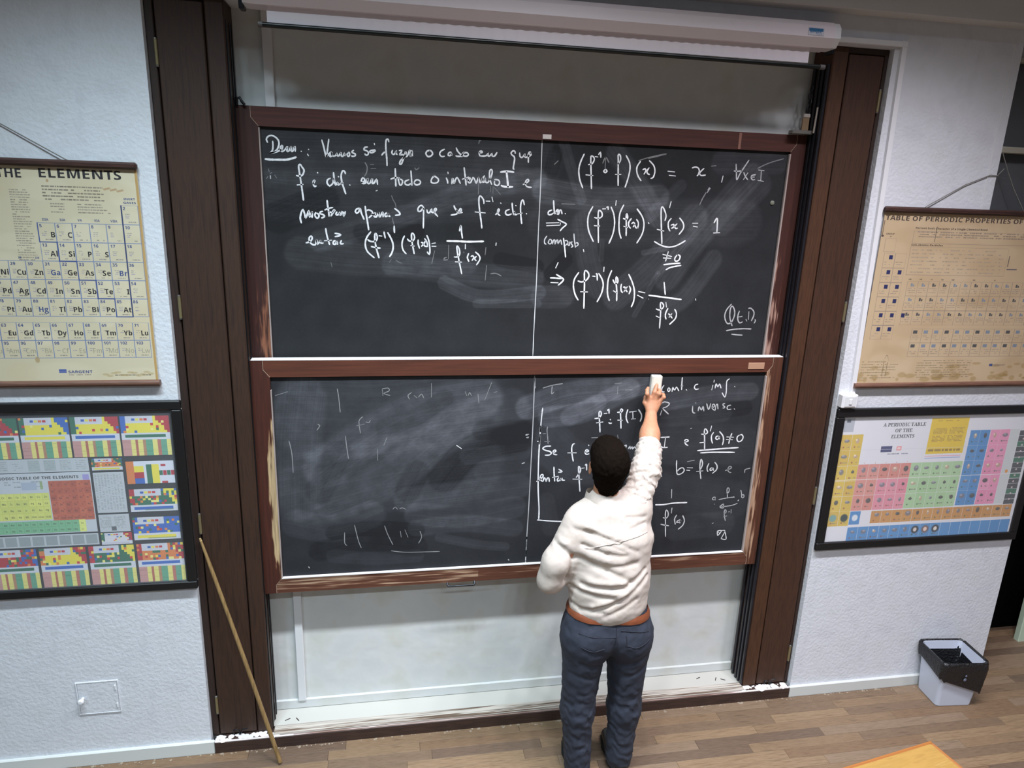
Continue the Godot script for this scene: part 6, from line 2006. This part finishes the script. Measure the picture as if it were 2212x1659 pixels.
	if which == "U": # faint traces
		st = mb()
		chalk(st, "514,2861 523,2842 519,2817 510,2803;536,2853 551,2854;539,2837 560,2838;112,2818 114,2807;117,2799 125,2805;108,2788 102,2779;136,2794 143,2783", -0.138, 5, 0.195)
		chalk(st, "118,2791 118,2780;559,2744 564,2746", -0.138, 7, 0.565)
		chalk(st, "1065,2780 1066,2757;1077,2780 1077,2751;1081,2778 1111,2747;1011,2821 1011,2746;728,2847 734,2839 746,2848;1008,2960 1011,2974 1017,2972", -0.138, 5, 0.195)
		chalk(st, "626,2726 632,2709 642,2692 645,2674;629,2630 631,2615 636,2600;613,2434 621,2447;642,2445 653,2437 668,2431;356,2430 361,2409", -0.138, 4, 0.17)
		chalk(st, "880,2517 879,2455;870,2461 861,2458 859,2449 876,2451;816,2490 804,2434;1051,2510 1048,2477;1056,2428 1051,2360;1076,2390 1101,2392 1126,2380;949,2487 950,2485", -0.138, 5, 0.213)
		chalk(st, "1593,2927 1594,2881;1581,2901 1593,2927 1610,2905;1398,2715 1460,2715;1355,2887 1371,2903", -0.138, 6, 0.213)
		chalk(st, "1752,2919 1803,2936 1879,2955", -0.138, 4, 0.25)
		chalk(st, "2073,2731 2085,2762 2105,2799;1797,2931 1838,2941 1884,2954;2347,2908 2404,2935 2475,2957;2112,2909 2135,2912", -0.138, 5, 0.231)
		chalk(st, "2104,2792 2114,2808", -0.138, 16, 0.33)
		chalk(st, "1856,2281 1860,2276;1890,2404 1892,2402", -0.138, 4, 0.231)
		obj("chalk_writing", st, M.chalk, th)
	if which == "L": # inverse formula
		st = mb()
		chalk(st, "1607,1691 1626,1693 1639,1709 1636,1726 1629,1727 1627,1715 1633,1672 1639,1619;1617,1668 1650,1672;1654,1716 1668,1717;1670,1731 1676,1739 1679,1716;1687,1685 1689,1682;1681,1668 1687,1664 1696,1665;1722,1721 1742,1722 1748,1732 1741,1738 1737,1729 1742,1684 1747,1636;1727,1680 1751,1679;1775,1734 1769,1706 1772,1683 1782,1664;1785,1721 1820,1725;1802,1720 1806,1685;1798,1684 1819,1685;1831,1733 1847,1710 1850,1690 1845,1671", -0.075, 7, 0.7)
		chalk(st, "1952,1765 1964,1771 1988,1765 1990,1756 1975,1743 1959,1737 1991,1707;1954,1725 1948,1701", -0.075, 6, 0.565)
		obj("chalk_writing", st, M.chalk, th)
	if which == "L": # first words
		st = mb()
		chalk(st, "1953,1857 1944,1842 1944,1828 1950,1823 1958,1823;1978,1844 1975,1833 1980,1825 1987,1829 1986,1840 1978,1845;1999,1824 2001,1847 2008,1835 2014,1833 2020,1848 2035,1827;2046,1897 2047,1866 2049,1833;2044,1853 2053,1853;2073,1834 2077,1830;2133,1861 2120,1857 2116,1845 2123,1834 2139,1836;2218,1881 2218,1871;2214,1855 2211,1830;2228,1839 2231,1862 2242,1845 2249,1861 2260,1839;2300,1887 2288,1877 2288,1852 2291,1817 2287,1791 2269,1814;2333,1847 2335,1844", -0.075, 6, 0.672)
		chalk(st, "2118,1745 2119,1722 2125,1710 2134,1709;2132,1763 2133,1762;2150,1720 2153,1743 2167,1724 2174,1744 2181,1719;2192,1758 2206,1726 2214,1758;2222,1734 2235,1741 2234,1753 2225,1752 2226,1731 2239,1721;2242,1721 2244,1748 2251,1754 2257,1728;2291,1756 2281,1754 2284,1745 2293,1739 2291,1733 2283,1733;2325,1747 2310,1744 2306,1733 2313,1724 2329,1726;2346,1728 2350,1723;2119,1626 2125,1628", -0.075, 6, 0.465)
		obj("chalk_writing", st, M.chalk, th)
	if which == "L": # middle words
		st = mb()
		chalk(st, "1390,1552 1364,1551 1350,1541 1365,1530 1387,1524 1395,1514 1385,1505 1364,1505;1406,1515 1418,1525 1413,1531 1404,1525 1408,1509 1424,1505;1511,1561 1503,1558 1498,1539 1501,1509 1510,1468;1479,1513 1523,1512;1566,1514 1586,1518 1581,1526 1572,1525 1569,1510 1578,1502 1589,1505;1584,1552 1586,1549;1774,1543 1782,1545 1782,1535;1795,1526 1802,1539 1805,1524 1814,1537 1817,1524 1827,1535 1835,1525;1647,1560 1650,1554;1327,1365 1344,1376 1359,1392 1355,1402 1346,1396 1345,1376 1357,1364;1360,1365 1364,1385 1372,1375 1376,1363 1381,1381 1389,1381 1392,1362;1412,1440 1415,1403 1420,1363;1407,1384 1438,1389;1439,1381 1433,1373 1436,1362 1446,1369 1447,1379 1449,1365", -0.075, 7, 0.728)
		chalk(st, "1458,1378 1458,1368 1471,1366;1438,1427 1456,1413 1437,1411;1531,1379 1550,1411 1547,1432 1540,1438 1540,1425 1546,1375 1555,1302;1514,1371 1561,1368;1557,1428 1570,1429;1574,1444 1580,1449 1583,1417;1820,1432 1819,1442 1813,1436 1813,1395 1816,1334;1802,1365 1832,1364", -0.075, 7, 0.728)
		chalk(st, "1964,1582 1987,1582 2009,1583;1988,1581 1987,1527;1970,1534 1978,1527 2004,1527;2093,1554 2112,1556 2112,1563 2102,1567 2095,1562 2098,1548 2105,1539 2115,1534;2182,1594 2196,1593 2212,1597 2213,1608 2202,1622 2196,1614 2202,1570 2209,1509;2179,1547 2203,1549;2233,1637 2229,1610;2248,1601 2239,1585 2241,1563 2249,1542;2277,1581 2266,1579 2264,1568 2273,1562 2281,1570 2282,1580 2285,1565;2281,1605 2302,1581 2308,1556 2305,1532;2324,1575 2362,1572;2324,1561 2358,1558;2350,1593 2343,1566 2340,1538;2397,1584 2384,1576 2383,1559 2394,1546 2410,1553 2416,1572 2407,1585 2397,1584", -0.075, 7, 0.7)
		chalk(st, "2171,1504 2230,1507 2314,1511 2396,1514;2189,1491 2260,1492 2378,1488", -0.075, 8, 0.728)
		obj("chalk_writing", st, M.chalk, th)
	if which == "L": # lower words
		st = mb()
		chalk(st, "2062,1453 2064,1422 2071,1380 2084,1375 2102,1384 2109,1398 2099,1412 2083,1407 2072,1394;2124,1411 2154,1409;2122,1397 2140,1395;2198,1397 2206,1420 2205,1439 2196,1455 2193,1434 2196,1398 2207,1346;2178,1388 2213,1390;2242,1430 2235,1410 2236,1396 2242,1385;2263,1406 2253,1401 2254,1391 2266,1395 2268,1405 2273,1390;2274,1436 2289,1417 2289,1394 2268,1374;1964,1378 1974,1392 1978,1391 1988,1366", -0.075, 6.5, 0.565)
		chalk(st, "2339,1387 2367,1397 2372,1405 2360,1410 2353,1398 2358,1380 2373,1374;2122,1445 2159,1451;2451,1371 2451,1388 2468,1393 2479,1396", -0.075, 6, 0.289)
		obj("chalk_writing", st, M.chalk, th)
	if which == "L": # lower fraction
		st = mb()
		chalk(st, "2051,1291 2054,1243;2019,1132 2036,1128 2046,1142 2043,1163 2033,1175 2029,1160 2034,1108 2043,1021;2010,1094 2035,1087 2055,1083;2063,1185 2062,1156;2093,1143 2084,1120 2091,1090;2117,1115 2103,1110 2098,1099 2118,1104 2119,1115 2116,1095;2128,1138 2140,1111 2134,1082 2111,1060", -0.075, 6.5, 0.54)
		chalk(st, "1970,1208 2012,1207 2067,1213 2143,1213", -0.075, 8, 0.786)
		obj("chalk_writing", st, M.chalk, th)
	if which == "L": # arrow diagram
		st = mb()
		chalk(st, "2299,1238 2288,1235 2286,1224 2300,1223 2300,1238 2302,1220;2366,1252 2375,1266 2373,1284 2364,1287 2363,1272 2371,1232;2323,1222 2366,1229 2411,1233;2442,1272 2449,1251 2452,1231 2461,1226 2466,1236 2459,1245 2452,1240;2432,1195 2397,1184 2332,1178;2352,1197 2332,1178 2355,1172 2352,1197;2345,1186 2346,1177;2362,1138 2373,1144 2371,1158 2363,1159 2364,1135 2375,1096;2362,1121 2380,1124;2387,1147 2394,1148;2401,1161 2403,1139;2299,1196 2301,1197;2301,1084 2308,1086", -0.075, 5, 0.418)
		chalk(st, "2404,1234 2409,1232;2434,1210 2437,1214", -0.075, 9, 0.514)
		obj("chalk_writing", st, M.chalk, th)
	if which == "L": # two triangle mark
		st = mb()
		chalk(st, "2336,1037 2360,1038 2342,1010 2336,1037;2363,1038 2381,1035 2363,990;2363,990 2393,986 2381,1031;2342,1033 2350,1023", -0.075, 4.5, 0.728)
		obj("chalk_writing", st, M.chalk, th)
	if which == "L": # box outline
		st = mb()
		chalk(st, "1340,1751 1336,1693 1333,1608 1331,1563", -0.075, 6, 0.672)
		chalk(st, "1334,1659 1332,1563 1332,1465 1336,1333 1346,1214 1347,1156;1340,1153 1374,1148 1424,1142 1484,1136 1583,1125", -0.075, 7, 0.757)
		chalk(st, "1322,1579 1325,1579", -0.075, 8, 0.7)
		obj("chalk_writing", st, M.chalk, th)
	if which == "L": # faint traces
		st = mb()
		chalk(st, "1337,1852 1382,1865 1433,1873;1382,1864 1381,1822 1392,1831;1698,1869 1730,1872;1714,1854 1715,1815;1753,1836 1789,1837;1369,1653 1367,1636 1372,1599 1376,1564;1348,1618 1361,1618;1358,1576 1383,1577;1597,1590 1630,1590 1642,1586;1732,1601 1736,1583", -0.075, 5, 0.25)
		chalk(st, "370,1862 375,1822 380,1749;573,1856 576,1826;573,1859 601,1862 604,1848 580,1837 608,1826;708,1839 691,1825 698,1806;719,1824 733,1813;740,1816 754,1831 764,1812;800,1882 800,1815;960,1839 967,1820;974,1820 981,1835 989,1820;1021,1827 1026,1782;1054,1796 1085,1882;1097,1833 1112,1837;482,1725 464,1703 469,1644;453,1681 488,1688;495,1699 509,1695 516,1706;145,1615 155,1548 156,1457;400,1631 405,1570 411,1517;547,1562 546,1505;382,1134 381,1077 391,1064;430,1171 446,1089 459,1048;574,1160 588,1114 613,1055;746,1122 754,1089 739,1056;605,1022 679,1010 844,1004;615,1247 626,1258 637,1246;648,1249 662,1252 677,1244;650,1127 654,1094", -0.075, 4, 0.25)
		chalk(st, "672,1134 687,1092;276,1693 286,1685 272,1664;96,1834 150,1851;591,1618 576,1580", -0.075, 4, 0.25)
		chalk(st, "922,1570 946,1552", -0.075, 6, 0.771)
		chalk(st, "1262,1614 1268,1613;1268,1599 1274,1599;1249,1464 1260,1468;206,958 209,953;1197,937 1200,933", -0.075, 8, 0.442)
		chalk(st, "1264,1617 1276,1617;1265,1601 1276,1603", -0.075, 6, 0.384)
		obj("chalk_writing", st, M.chalk, th)
	if which == "U": # divider
		st = mb()
		chalk(st, "1293,2987 1295,2794 1294,2588 1295,2374 1293,2153 1293,1999", -0.138, 4.5, 0.618)
		obj("divider_line", st, M.chalk, th)
	if which == "L": # divider
		st = mb()
		chalk(st, "1293,1913 1295,1708 1294,1466 1292,1215 1289,1060 1288,911", -0.075, 4.5, 0.442)
		chalk(st, "1293,1906 1296,1853;1289,1060 1288,911", -0.075, 7, 0.845)
		obj("divider_line", st, M.chalk, th)
